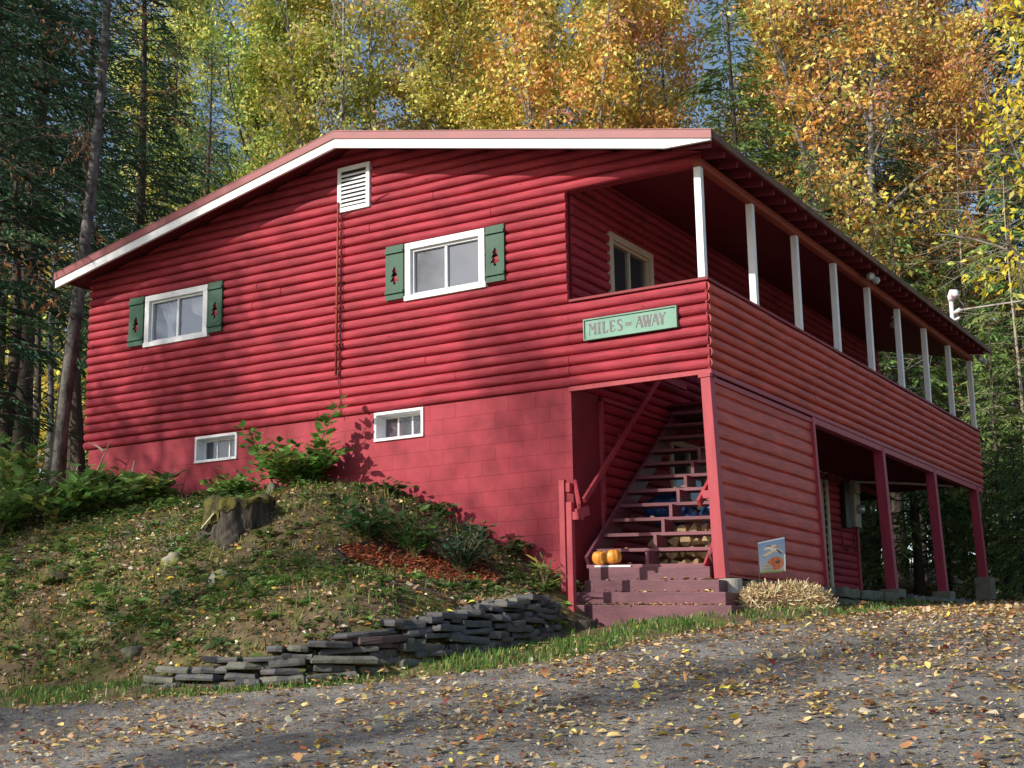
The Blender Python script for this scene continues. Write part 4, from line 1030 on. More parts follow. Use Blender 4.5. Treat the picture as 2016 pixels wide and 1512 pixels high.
while z < .50:
    th = rnd.choice([.05,.06,.07,.085]); s = rnd.uniform(-.05, .2)
    while s < swl:
        ln = rnd.choice([.20,.26,.34,.42,.55])
        top = z+th > hprof(s+ln/2)-.09
        if z+th*.4 <= hprof(s+ln/2) and cnt < 98:
            (px, py), an = path_at(SW, min(s+ln/2, swl)); dep = rnd.uniform(.28, .40)*(1.35 if top else 1)
            gz = Tf(px+.15*math.sin(an), py-.15*math.cos(an)); gz = float(base_h(np.array(px), np.array(py)))
            inw = .02*lvl+rnd.uniform(-.02, .02)+(.07 if top else 0)
            o = slab(rnd, ln*1.02, dep, th*rnd.uniform(.80, 1.0)).build('slate_stone', rnd.choice([M['slate']]*5+[M['slate3']]*3+[M['slate2']]), wall, local=True, bevel=.006)
            nxv, nyv = -math.sin(an), math.cos(an)
            o.location = Vector((px+nxv*(inw+.02), py+nyv*(inw+.02), gz-.03+z+th/2+rnd.uniform(-.008, .008)))-wall.location
            o.rotation_euler = (rnd.uniform(-.07, .07), rnd.uniform(-.08, .08), an+rnd.uniform(-.06, .06)); cnt += 1
        s += ln+rnd.uniform(.0, .03)
    z += th; lvl += 1
fwl = empty('stone_footing', (11.0, 7, -2.8), 'low mossy fieldstone footing under the red porch posts', 'stone wall'); cnt = 0
for lv in range(3):
    y = .36
    while y < 13.9 and cnt < 98:
        ln = rnd.uniform(.34, .62); th = .14
        if any(abs(y+ln/2-py) < .3 for py in (7.15, 10.3, 13.55, 3.73)): y += .1; continue
        gz = float(base_h(np.array(11.1), np.array(y)))
        top = min(-2.42, -2.56+.012*y) - .02
        zc = top-.07-lv*.145
        if zc > gz-.12:
            o = slab(rnd, ln, .34, th).build('field_stone', rnd.choice([M['fieldstone']]*3+[M['slate3'], M['slate']]), fwl, local=True, bevel=.02)
            o.location = Vector((11.0+rnd.uniform(-.03, .03), y+ln/2, zc))-fwl.location; o.rotation_euler = (rnd.uniform(-.05, .05), rnd.uniform(-.06, .06), math.pi/2+rnd.uniform(-.08, .08)); cnt += 1
        y += ln+.01
# ------------------------------------------------------------------ stump, rocks, small timber
def noise_blob(nu, nv, fr):
    vs = []; fs = []
    for j in range(nv+1):
        ph = math.pi*j/nv
        for k in range(nu):
            a = 2*math.pi*k/nu; d = Vector((math.sin(ph)*math.cos(a), math.sin(ph)*math.sin(a), math.cos(ph))); r = fr(d); vs.append(tuple(d*r))
    for j in range(nv):
        for k in range(nu): fs.append((j*nu+k, (j+1)*nu+k, (j+1)*nu+(k+1) % nu, j*nu+(k+1) % nu))
    return vs, fs
from mathutils import noise as mn
def rock(x, y, sx, sy_, sz, label, seed, m='rock', sink=.45):
    vs, fs = noise_blob(30, 18, lambda d: 1+.28*mn.noise(d*1.3+Vector((seed, 0, 0)))+.12*mn.noise(d*3.1+Vector((0, seed, 0)))+.04*mn.noise(d*8+Vector((0, seed, 0))))
    q = MB(); q.add([(a*sx, b*sy_, c*sz) for a, b, c in vs], fs); o = q.build('rock', M[m], smooth=True)
    o.location = (x, y, Tf(x, y)+sz*(1-2*sink)); o.rotation_euler = (0, 0, seed)
    tag(o, label, 'rock', 'rocks on the bank')
rock(4.93, -2.97, .17, .14, .13, 'pale boulder capped with yellow moss near the middle of the bank', 1.3)
rock(6.12, -3.45, .13, .13, .15, 'grey upright stone with moss beside it on the lower bank', 4.1)
rock(6.42, -3.55, .22, .16, .11, 'low mossy green rock right of the grey upright stone', 7.7, 'moss')
rock(6.20, -4.85, .14, .12, .10, 'dark rounded rock near the left end of the slate wall', 2.2, 'fieldstone')
rock(5.75, -3.85, .13, .12, .13, 'dark brown mossy lump in the middle of the bank', 9.4, 'stump')
rock(4.6, -.75, .14, .10, .14, 'small brown stone under the green climbing shrub at the wall', 5.0, 'fieldstone')
rock(3.3, -3.4, .24, .15, .08, 'flat green mossy rock at the left of the bank', 6.1, 'moss')
# stump
def stump():
    x, y = 5.10, -1.98; z0 = Tf(x, y)-.38; r = .37
    o = empty('tree_stump', (x, y, z0), 'big rotten moss-topped tree stump on the bank', 'tree stump')
    n, m = 84, 22; vs = []; fs = []; H = .70
    def topz(a): return H*(.94+.05*math.sin(2*a+.5)+.12*mn.noise(Vector((math.cos(a)*2, math.sin(a)*2, 3)))+.07*mn.noise(Vector((math.cos(a)*7, math.sin(a)*7, 1))))
    def rad(a, t): return r*(1.0+.50*max(0, 1-t)**2.2*(1+.8*math.sin(5*a+.6))+.11*abs(math.sin(13*a+mn.noise(Vector((a, t*3, 0)))*3))+.05*math.sin(9*a+t)+.22*mn.noise(Vector((math.cos(a)*3, math.sin(a)*3, t*1.2)))+.10*mn.noise(Vector((math.cos(a)*12, math.sin(a)*12, t*3))))
    for j in range(m+1):
        t = j/m
        for k in range(n): a = 2*math.pi*k/n; R = rad(a, t); vs.append((R*math.cos(a), R*math.sin(a), topz(a)*t))
    for j in range(m):
        for k in range(n): fs.append((j*n+k, j*n+(k+1) % n, (j+1)*n+(k+1) % n, (j+1)*n+k))
    q = MB(); q.add(vs, fs); q.build('bark', M['stump'], o, smooth=True, local=True)
    vs = []; fs = []; rings = 9
    for j in range(rings+1):
        t = j/rings
        for k in range(n):
            a = 2*math.pi*k/n; R = rad(a, 1)
            if j == 0: drop = max(.02, .05+.34*max(0, math.sin(a*1.0+3.9))**2+.12*mn.noise(Vector((math.cos(a)*5, math.sin(a)*5, 9)))); tt = 1-drop/H; R2 = rad(a, tt)+.02; vs.append((R2*math.cos(a), R2*math.sin(a), topz(a)*tt))
            elif j == 1: vs.append(((R+.025)*math.cos(a), (R+.025)*math.sin(a), topz(a)+.005))
            else:
                f = 1-(j-1)/(rings-1); vs.append((R*f*math.cos(a), R*f*math.sin(a), H*.95+(topz(a)-H*.95)*f+.03+.05*mn.noise(Vector((R*f*math.cos(a)*6, R*f*math.sin(a)*6, 2)))))
    for j in range(rings):
        for k in range(n): fs.append((j*n+k, j*n+(k+1) % n, (j+1)*n+(k+1) % n, (j+1)*n+k))
    q = MB(); q.add(vs, fs); q.build('moss_cap', M['moss'], o, smooth=True, local=True)
    q = MB(); q.hexa([(-.26,-.46,.30),(-.22,-.49,.30),(-.06,-.44,.48),(-.12,-.41,.48),(-.26,-.45,.32),(-.22,-.475,.33),(-.07,-.42,.50),(-.11,-.40,.50)]); q.build('broken_splinter', M['twig'], o, local=True)
stump()
q = MB(); q.lathe([(0,-.05),(.115,-.05),(.12,.10),(.11,.115),(0,.118)], (9.93, -1.62, Tf(9.93, -1.62)), 12, fr=lambda a, z: 1+.06*math.sin(3*a)); tag(q.build('timber_stub', M['stump']), 'short cut timber stub in the grass at the left of the entry steps', 'post stub')
# corrugated pipe at the far right
dp = MB(); a0 = np.array([13.6, 12.6]); prof_r = []
pts_ = []; rad_ = []
for i in range(70):
    t = i/69; pts_.append((11.45+2.6*t, 15.9-.9*t, -2.20)); rad_.append(.20 if i % 4 < 2 else .165)
dp.tube(pts_, rad_, 18); tag(dp.build('drain_pipe', M['black'], smooth=False), 'black corrugated drain pipe lying past the far end of the porch', 'drain pipe')
q = MB(); dp2 = [(x+.22, y+.10, z+.33) for x, y, z in pts_]; q.tube(dp2, rad_, 18); tag(q.build('drain_pipe', M['black']), 'second black corrugated pipe stacked behind and above the first one', 'drain pipe')

# ------------------------------------------------------------------ mulch bed
MUL = smooth_pl([(6.87,-2.28),(7.2,-2.42),(7.63,-2.38),(8.1,-2.42),(8.5,-2.15),(8.72,-1.45),(8.45,-1.12),(8.13,-1.1),(7.6,-1.35),(7.19,-1.62),(6.9,-2.0),(6.87,-2.28)], 2)
MUL_a = np.array(MUL)
def in_poly(x, y, poly):
    x = np.asarray(x); y = np.asarray(y); r = np.zeros(x.shape, bool)
    for (xa, ya), (xb, yb) in zip(poly[:-1], poly[1:]):
        c = ((ya > y) != (yb > y)) & (x < (xb-xa)*(y-ya)/(yb-ya+1e-12)+xa); r ^= c
    return r
def Tg(x, y):
    """visible ground height incl. the small bumps"""
    x = np.asarray(x, float); y = np.asarray(y, float); e = edge_side(x, y)
    return T(x, y)+bumpy(x, y, 1.3)*np.clip(np.abs(y)/.6, 0, 1)*np.clip(-e/.5, 0, 1)-.05*np.clip(e/.3, 0, 1)
def slope_n(x, y):
    e = .05; n_ = np.stack([-(Tg(x+e, y)-Tg(x-e, y))/(2*e), -(Tg(x, y+e)-Tg(x, y-e))/(2*e), np.ones_like(x)], -1); return unit(n_)
ed = MB(); ed.tube([(x, y, Tg(x, y)+.03) for x, y in MUL[:-1]]+[(MUL[0][0], MUL[0][1], float(Tg(MUL[0][0], MUL[0][1]))+.03)], .026, 8, cap=False)
tag(ed.build('garden_edging', M['black'], smooth=True), 'black plastic edging around the red mulch bed', 'edging')
rng = np.random.default_rng(31)
mx_ = rng.uniform(6.8, 8.8, 9000); my_ = rng.uniform(-2.5, -1.05, 9000); k = in_poly(mx_, my_, MUL); mx_, my_ = mx_[k], my_[k]; n = len(mx_)
P = np.c_[mx_, my_, Tg(mx_, my_)+rng.uniform(.015, .06, n)]
ax = unit(rng.normal(size=(n, 3))*np.array([1, 1, .35])); V, F_, kk_ = leaf_geo(P, ax, slope_n(mx_, my_)+rng.normal(size=(n, 3))*.4, rng.uniform(.04, .10, n), rng.uniform(.012, .03, n), .02, .05, True)
C = np.repeat(pal_pick([((.42,.11,.05),4),((.30,.075,.035),3),((.56,.20,.09),2),((.17,.06,.035),2),((.62,.46,.26),.5)], n, rng), kk_, 0)
me = np_mesh('red_mulch', V, F_, C); tag(finish(me, 'red_mulch', M['litter']), 'rust red bark mulch inside the edged bed on the bank', 'mulch', kind='stuff')

# ------------------------------------------------------------------ ground cover
GREENS = [((.12,.22,.055),4),((.18,.29,.07),3),((.08,.15,.045),2.5),((.28,.36,.11),2),((.11,.19,.09),1)]
DEAD = [((.42,.28,.15),3),((.30,.17,.09),4),((.60,.45,.24),2),((.70,.55,.09),1.4),((.52,.24,.07),1.2),((.20,.12,.07),3),((.72,.65,.50),1)]
def bank_pts(n, rng, x0=-5, x1=9.75, y0=-6.0, y1=-.02):
    x = rng.uniform(x0, x1, n*3); y = rng.uniform(y0, y1, n*3)
    ok = (mound_h(x, y) > base_h(x, y)+.02) & (edge_side(x, y) < -.15) & ~in_poly(x, y, MUL) & ~((x > 9.1) & (y > -1.2))
    return x[ok][:n], y[ok][:n]
rng = np.random.default_rng(41)
x, y = bank_pts(13000, rng); n = len(x)
P = np.c_[x, y, Tg(x, y)+.012+rng.uniform(0, .03, n)]
V, F_, kk_ = leaf_geo(P, unit(rng.normal(size=(n, 3))*np.array([1, 1, .25])), slope_n(x, y)+rng.normal(size=(n, 3))*.45, rng.uniform(.035, .10, n), rng.uniform(.025, .055, n), .15, .22)
me = np_mesh('bank_leaf_litter', V, F_, np.repeat(pal_pick(DEAD, n, rng), kk_, 0)); tag(finish(me, 'bank_leaf_litter', M['litter']), 'dry brown and yellow leaf litter strewn over the bank', 'leaf litter', kind='stuff')
x, y = bank_pts(8500, rng)
dens = .5+.5*np.sin(x*2.3+1.7*np.sin(y*1.9))*np.sin(y*2.9+x)+.35*np.sin(x*.9+2)*np.sin(y*1.1); ok = rng.uniform(0, 1, len(x)) < np.clip((dens+.05)*1.2, .10, 1)*np.clip(1.25-.055*(x+2), .55, 1); x, y = x[ok], y[ok]; nc = len(x)
per = 7; X = np.repeat(x, per); Y = np.repeat(y, per); n = len(X); az = rng.uniform(0, 2*np.pi, n); hh = np.repeat(rng.uniform(.01, .17, nc)*rng.uniform(.2, 1, nc), per)*rng.uniform(.3, 1.2, n)
base = np.c_[X+np.cos(az)*.03, Y+np.sin(az)*.03, Tg(X, Y)+.015+hh]
axv = np.c_[np.cos(az), np.sin(az), rng.uniform(-.25, .55, n)]
sz = np.repeat(rng.choice([.035,.05,.07,.10,.15], nc, p=[.25,.3,.25,.15,.05]), per)*rng.uniform(.7, 1.2, n)
V, F_, kk_ = leaf_geo(base, axv, np.tile([0, -.15, 1.], (n, 1))+rng.normal(size=(n, 3))*.25, sz, sz*rng.uniform(.45, .8, n), .2, .18)
cc = np.repeat(pal_pick(GREENS, nc, rng), per, 0)*rng.uniform(.75, 1.2, (n, 1))
me = np_mesh('ground_cover_plants', V, F_, np.repeat(cc, kk_, 0)); tag(finish(me, 'ground_cover_plants', M['blade']), 'low leafy green weeds covering the bank in front of the cabin', 'ground cover', kind='stuff')
def blades(name, x, y, hmin, hmax, pal, label, seed, wd=.006):
    rng = np.random.default_rng(seed); n = len(x); z = Tg(x, y)-.005
    az = rng.uniform(0, 2*np.pi, n); h = rng.uniform(hmin, hmax, n); lean = rng.uniform(.1, .9, n)
    d = np.c_[np.cos(az)*lean, np.sin(az)*lean, np.ones(n)]*h[:, None]
    s_ = np.c_[-np.sin(az), np.cos(az), np.zeros(n)]*wd*rng.uniform(.6, 1.4, (n, 1))
    b = np.c_[x, y, z]; mid = b+d*.55+np.c_[np.zeros((n, 2)), h*.08]
    V = np.stack([b-s_, b+s_, mid+s_*.8, b+d-np.c_[np.zeros((n, 2)), h*.15*lean]+s_*.15, mid-s_*.8], 1).reshape(-1, 3)
    bb = np.arange(n)[:, None]*5; F3 = bb+np.array([0, 1, 2, 4]); F4 = bb+np.array([4, 2, 3, 3])
    V2 = V; FQ = np.concatenate([F3], 0)
    C = np.repeat(pal_pick(pal, n, rng, .25), 5, 0)
    # tip as a quad with a doubled vertex is avoided: use tip pair
    V = np.stack([b-s_, b+s_, mid+s_*.8, mid-s_*.8, b+d+s_*.12-np.c_[np.zeros((n, 2)), h*.15*lean], b+d-s_*.12-np.c_[np.zeros((n, 2)), h*.15*lean]], 1).reshape(-1, 3)
    bb = np.arange(n)[:, None]*6; FQ = np.concatenate([bb+np.array([0, 1, 2, 3]), bb+np.array([3, 2, 4, 5])], 0)
    me = np_mesh(name, V, FQ, np.repeat(pal_pick(pal, n, rng, .25), 6, 0)); return tag(finish(me, name, M['blade']), label, 'grass', kind='stuff')
GR = [((.12,.24,.05),5),((.18,.31,.07),3),((.08,.16,.04),3),((.36,.35,.12),1.4),((.48,.38,.18),1)]
x, y = bank_pts(24000, rng); dens = .5+.5*np.sin(x*1.7-y*2.1+2)*np.sin(y*1.3-x*.6); k = rng.uniform(0, 1, len(x)) < dens; blades('bank_grass', x[k], y[k], .03, .16, GR+[((.40,.32,.16),4),((.26,.18,.09),3)], 'thin tufts of grass and dry stems on the bank', 51)
x = rng.uniform(1.5, 13.2, 200000); y = rng.uniform(-8.2, 7.5, 200000); k = np.zeros(len(x), bool)
for q0 in EDGES[::4]: k |= (np.abs(x-q0[0]) < 2.2) & (np.abs(y-q0[1]) < 2.2)
x, y = x[k], y[k]; e = edge_side(x, y); b_ok = mound_h(np.clip(x, -20, 14), y) < base_h(x, y)+.05
wob = .12*np.sin(x*2.2)+.10*np.sin(x*5.1+y*3)
band = (e < .30+wob) & (e > -1.5) & b_ok & ~((x > 9.2) & (x < 11.45) & (y > -.85)) & ~((x < 11.3) & (y > .1)) & ~((np.abs(x-11.66) < .55) & (np.abs(y-.05) < .25))
xb, yb = x[band], y[band]; keep = rng.uniform(0, 1, len(xb)) < np.clip(.9-(e[band]+.10)/.30, .06, .9)*(1-.55*np.clip(xb-11.4, 0, 1))*np.clip(.55+.6*np.sin(xb*3.1+np.sin(yb*4)*1.5), .15, 1); xb, yb = xb[keep], yb[keep]
blades('grass_strip', xb[:42000], yb[:42000],   .025, .10, GR, 'short green grass along the foot of the slate wall and the drive', 52, .0065)
# fallen leaves on the drive
FALL = [((.70,.52,.30),5),((.80,.62,.22),3),((.52,.32,.15),4.5),((.36,.19,.10),3.4),((.68,.38,.14),2.0),((.85,.70,.10),.9),((.30,.06,.06),.55),((.20,.11,.075),1.8),((.74,.64,.46),2.2),((.50,.17,.08),.5),((.46,.46,.12),.25)]
rng = np.random.default_rng(61)
x = rng.uniform(1, 24, 260000); y = rng.uniform(-12.5, 16, 260000); rx = (x-17.617); ry = y+16.023; dep = rx*-.502+ry*.841; lat = rx*.857+ry*.516
k = (dep > 4) & (lat > -dep*.42-.5) & (lat < dep*.75+3); x, y = x[k], y[k]; e = edge_side(x, y)
d_far = 1/(1+np.exp(-((y+2.2)+(x-12.5)*.22)*1.3)); cl = .55+.45*np.sin(x*1.3+np.sin(y*1.1)*2)*np.sin(y*1.7+x*.6)
dens = .20+.85*cl**2+1.1*d_far+.16*np.exp(-((e-.15)/.35)**2)
dens = np.where(e > -.05, dens, np.where((e > -1.6) & (y < 12), .17, 0)); dens = np.where((x < 11.4) & (y > -.85), 0, dens)
dens = np.where(mound_h(np.clip(x, -20, 14), np.clip(y, -12, 30)) > base_h(x, y)+.03, 0, dens)
rx = (x-17.617); ry = y+16.023; dep = rx*-.502+ry*.841; lat = rx*.857+ry*.516; vis = dep > 4
k = (rng.uniform(0, 1, len(x)) < dens) & vis; x, y, e = x[k], y[k], e[k]; n = len(x)
P = np.c_[x, y, T(x, y)+.02+rng.uniform(0, .022, n)]
axv = unit(np.c_[rng.normal(size=(n, 2)), rng.normal(size=n)*.22]); ln = rng.choice([.028, .042, .056, .07, .088, .108], n, p=[.26,.27,.22,.15,.08,.02])*rng.uniform(.75, 1.1, n)
V, F_, kk_ = leaf_fine(P, axv, np.tile([0, 0, 1.], (n, 1))+rng.normal(size=(n, 3))*.15, ln, ln*rng.uniform(.45, .85, n), rng.uniform(-.08, .30, (n, 1)), rng.uniform(-.1, .5, (n, 1)), rng)
me = np_mesh('fallen_leaves', V, F_, np.repeat(pal_pick(FALL, n, rng), kk_, 0)); tag(finish(me, 'fallen_leaves', M['litter']), 'tan, yellow and dark red autumn leaves scattered over the drive', 'fallen leaves', kind='stuff')
x = rng.uniform(3, 22, 90000); y = rng.uniform(-12.5, 6, 90000); rx = (x-17.617); ry = y+16.023; dep = rx*-.502+ry*.841; lat = rx*.857+ry*.516; k = (dep > 5.5) & (np.abs(lat) < dep*.40); x, y = x[k], y[k]; e = edge_side(x, y); rx = (x-17.617); ry = y+16.023; dep = rx*-.502+ry*.841; lat = rx*.857+ry*.516
k = (e > -.35) & (dep > 5.5) & (np.abs(lat) < dep*.40) & ~((x < 11.4) & (y > -.85)) & (mound_h(np.clip(x, -20, 14), y) < base_h(x, y)) & (rng.uniform(0, 1, len(x)) < np.clip(9/dep, .2, 1))
x, y, e = x[k], y[k], e[k]; n = len(x); P = np.c_[x, y, np.where(e > 0, T(x, y)+.016, Tg(x, y)+.01)]
axv = unit(np.c_[rng.normal(size=(n, 2)), rng.normal(size=n)*.3]); ln = rng.uniform(.006, .022, n)
V, F_, kk_ = leaf_geo(P, axv, np.tile([0, 0, 1.], (n, 1))+rng.normal(size=(n, 3))*.5, ln, ln*.9, .25, -.25, True)
me = np_mesh('gravel', V, F_, np.repeat(pal_pick([((.22,.21,.20),4),((.36,.34,.31),3),((.10,.10,.10),3),((.50,.47,.42),1),((.20,.14,.09),2)], n, rng), kk_, 0)); tag(finish(me, 'gravel', M['litter']), 'fine grey gravel and grit loose on the drive', 'gravel', kind='stuff')
# leaves lying on the steps and the slate wall
n = 260; xs_ = rng.uniform(9.5, 11.2, n); i_ = rng.integers(0, 3, n); ys_ = np.array([-.68,-.43,-.18])[i_]+rng.uniform(-.11, .11, n); zs_ = np.array([-2.885,-2.725,-2.57])[i_]+.04*(10.2-xs_)+.012
k = xs_ < np.array([11.3,11.1,10.95])[i_]; k &= rng.uniform(0, 1, n) < np.array([.8,.3,.25])[i_]; xs_, ys_, zs_ = xs_[k], ys_[k], zs_[k]; n = len(xs_)
t_ = rng.uniform(0, swl, 120); wp = []
for s_ in t_:
    (px, py), an = path_at(SW, s_); inn_ = rng.uniform(.1, .45); qx, qy = px-math.sin(an)*inn_, py+math.cos(an)*inn_; wp.append((qx, qy, float(base_h(np.array(px), np.array(py)))+hprof(s_)+.03))
k_ = rng.integers(0, 11, 60); tx = rng.uniform(9.3, 10.7, 60); tp = np.c_[tx, .05+.25*k_+rng.uniform(.0, .16, 60), -2.36+.215*k_+.04*(10.2-tx)+.012]
P = np.r_[np.c_[xs_, ys_, zs_], np.array(wp), tp[k_ < 7]]; n = len(P); ln = rng.uniform(.04, .10, n)
V, F_, kk_ = leaf_geo(P, unit(np.c_[rng.normal(size=(n, 2)), rng.normal(size=n)*.15]), np.tile([0, 0, 1.], (n, 1))+rng.normal(size=(n, 3))*.3, ln, ln*.6, .15, .25)
me = np_mesh('leaves_on_steps', V, F_, np.repeat(pal_pick(FALL, n, rng), kk_, 0)); tag(finish(me, 'leaves_on_steps', M['litter']), 'dry leaves caught on the entry steps and the top of the slate wall', 'fallen leaves', kind='stuff')
# white flower heads on the bank
def flowers(x, y, label, seed):
    rng = np.random.default_rng(seed); n = 26; P = np.c_[x+rng.normal(0, .10, n), y+rng.normal(0, .10, n), np.zeros(n)]; P[:, 2] = Tg(P[:, 0], P[:, 1])+rng.uniform(.08, .2, n)
    V, F_, k_ = leaf_geo(P, unit(rng.normal(size=(n, 3))*np.array([1, 1, .3])), np.tile([0, -.5, 1.], (n, 1)), .028, .026, .1, .1, True)
    o = empty('white_aster', (x, y, float(Tg(x, y))), label, 'wildflower', 'white wildflowers on the bank')
    finish(np_mesh('flower_head', V, F_, np.tile([.75,.75,.72], (len(V), 1))), 'flower_head', M['blade'], o)
    for p in P[::3]:
        q = MB(); q.tube([(p[0], p[1], Tg(p[0], p[1])-.01), tuple(p)], .003, 3); q.build('stem', M['stem'], o)
flowers(3.55, -2.75, 'small white flowers at the left of the pale boulder', 1); flowers(4.15, -2.35, 'cluster of white flowers left of the stump', 2); flowers(6.0, -2.75, 'white flowers just below the stump', 3); flowers(4.6, -2.75, 'white flowers above the pale boulder', 4)

# ------------------------------------------------------------------ shrubs and plants
def plant(name, x, y, h, spread, nstem, nleaf, lsz, pal, label, cat, seed, group=None, wide=.6, droop=.3, upright=.8, zoff=0, lean=(0, 0), mat_='blade', stem_m='stem', tips=None):
    rng = np.random.default_rng(seed); z0 = float(Tg(x, y))+zoff; o = empty(name, (x, y, z0), label, cat, group)
    q = MB(); LP, LA, LC, LS = [], [], [], []
    for s in range(nstem):
        az = rng.uniform(0, 2*np.pi); el = rng.uniform(upright*.6, 1.0); L_ = h*rng.uniform(.65, 1.1)
        if tips is not None and s < len(tips): tgt = np.array(tips[s]); L_ = None
        else: tgt = np.array([math.cos(az)*spread*rng.uniform(.3, 1), math.sin(az)*spread*rng.uniform(.3, 1), L_*el])+np.array([lean[0], lean[1], 0])*L_
        b = np.array([math.cos(az)*.05*spread, math.sin(az)*.05*spread, 0]); pts = []
        for i in range(9):
            t = i/8; p = b*(1-t)+tgt*t; p[2] = tgt[2]*(t*(1+droop)-droop*t*t); p[:2] = b[:2]+(tgt[:2]-b[:2])*t**1.4; pts.append(p+rng.normal(0, .012, 3)*(i > 0))
        q.tube([tuple(p) for p in pts], [max(.002, .008*(1-i/9)*(h/.9)**.5+.002) for i in range(9)], 4, cap=False)
        pts = np.array(pts); c = pal_pick(pal, 1, rng)[0]
        for i in range(nleaf):
            t = .25+.75*(i+rng.uniform(0, 1))/nleaf; f = t*8; j = min(int(f), 7); p = pts[j]+(pts[j+1]-pts[j])*(f-j); dr = unit(pts[j+1]-pts[j])
            a2 = i*2.4+rng.uniform(-.5, .5); sd2 = np.array([math.cos(a2), math.sin(a2), rng.uniform(-.15, .45)])
            LP.append(p+sd2*lsz*.25); LA.append(unit(sd2+dr*.35)); LC.append(c*rng.uniform(.65, 1.35)); LS.append(lsz*rng.uniform(.6, 1.15))
    n = len(LP); LP = np.array(LP); LA = np.array(LA); LS = np.array(LS)
    V, F_, k_ = leaf_fine(LP, LA, np.tile([0, -.25, 1.], (n, 1))+rng.normal(size=(n, 3))*.3, LS, LS*wide, rng.uniform(-.25, .05, (n, 1)), rng.uniform(0, .4, (n, 1)), rng)
    finish(np_mesh('foliage', V, F_, np.repeat(np.clip(np.array(LC), .004, .9), k_, 0)), 'foliage', M[mat_], o, local=True)
    q.build('stem', M[stem_m], o, local=True); return o
KN = [((.14,.28,.06),4),((.10,.21,.05),3),((.22,.36,.09),2),((.34,.38,.09),.8)]
plant('climbing_shrub', 4.75, -.42, .70, .85, 48, 14, .15, KN, 'bushy green heart-leaved shrub growing against the cabin wall', 'shrub', 71, wide=.72)
plant('arching_shrub', 4.9, -.40, 1.2, .5, 5, 20, .17, KN, 'tall arching leafy stems reaching up over the log siding', 'shrub', 72, wide=.78, droop=.15,
      tips=[(.55,-.05,1.12),(.35,.0,.95),(.62,.02,1.30),(.42,-.02,.72),(.60,.0,.50)])
plant('arching_shrub', 4.35, -.42, 1.0, .4, 5, 19, .16, KN, 'tall leafy stems leaning left beside the left basement window', 'shrub', 73, wide=.66, droop=.15,
      tips=[(-.45,-.05,.95),(-.30,.0,.86),(.1,-.03,.72),(-.62,-.04,1.02),(.25,.0,.62)])
plant('low_shrub', 3.75, -.6, .45, .6, 24, 11, .14, KN, 'low sprawling green shrub left of the climbing shrub', 'shrub', 74, wide=.55)
RH = [((.055,.14,.05),4),((.075,.18,.06),3),((.11,.23,.08),1.5)]
plant('rhododendron', 6.98, -1.85, .60, .48, 26, 12, .15, RH, 'dark green rhododendron at the left end of the mulch bed', 'shrub', 75, group='shrubs in the mulch bed', wide=.42)
plant('rhododendron', 7.55, -1.55, .62, .50, 28, 12, .14, [((.10,.22,.06),3),((.15,.28,.08),2),((.06,.14,.05),2)], 'lighter green shrub in the middle of the mulch bed', 'shrub', 76, group='shrubs in the mulch bed', wide=.5)
plant('blue_green_shrub', 8.18, -1.5, .70, .48, 46, 24, .075, [((.06,.125,.085),4),((.085,.16,.11),3),((.045,.09,.06),2)], 'fine-leaved blue green shrub at the right end of the mulch bed', 'shrub', 77, group='shrubs in the mulch bed', wide=.5)
for i, (x, y, lab) in enumerate(((6.3,-.32,'round-leaved plants at the top of the bank by the right basement window'),(6.95,-.25,'round-leaved plants half way down the cabin wall'),(7.55,-.25,'scalloped green plants along the wall behind the mulch bed'),(8.1,-.22,'green plants along the wall above the right end of the mulch bed'))):
    plant('wall_foot_plant', x, y, .26, .32, 26, 4, .10, [((.09,.15,.05),3),((.14,.20,.07),2),((.06,.11,.04),2)], lab, 'plant', 80+i, group='plants along the foot of the wall', wide=.95, droop=.1)
plant('strap_leaved_plant', 9.02, -.95, .42, .16, 12, 2, .26, [((.16,.24,.05),3),((.35,.33,.06),2),((.10,.18,.05),2)], 'yellowing strap-leaved plant beside the newel post', 'plant', 90, wide=.13)
UG = [((.20,.36,.09),4),((.27,.43,.11),3),((.13,.26,.07),3),((.48,.48,.13),1)]
for i, (x, y, h, lab) in enumerate(((1.0,-2.45,1.05,'tall leafy undergrowth at the left edge of the bank'),(.45,-1.7,1.25,'tallest leafy undergrowth plant in front of the dark woods'),(1.65,-1.95,.75,'bushy undergrowth right of the tallest plant'),(-.55,-1.6,1.2,'leafy undergrowth at the far left under the hemlocks'),(1.5,-.75,.5,'broad-leaved green plant at the left corner of the cabin'),(2.1,-1.3,.38,'low bramble near the left end of the cabin wall'),(2.2,-.75,.45,'broad green leaves against the foundation left of the basement window'))):
    plant('undergrowth', x, y, h, .6, 24, 13, .20, UG, lab, 'undergrowth', 100+i, group='undergrowth at the left of the bank', wide=.6)
plant('fern', .85, -1.0, .45, .6, 14, 26, .10, [((.14,.20,.07),2),((.20,.24,.10),2)], 'pale green fern below the big tree trunk', 'fern', 110, wide=.22)
plant('pale_seedling', 5.35, -4.75, .22, .16, 6, 4, .12, [((.42,.50,.20),1)], 'pale yellow green seedling at the foot of the bank', 'plant', 111, wide=.4)
plant('broad_leaf_weed', 5.9, -4.0, .2, .12, 5, 3, .13, [((.14,.24,.09),1)], 'broad-leaved weed on the lower left bank', 'plant', 112, wide=.7)
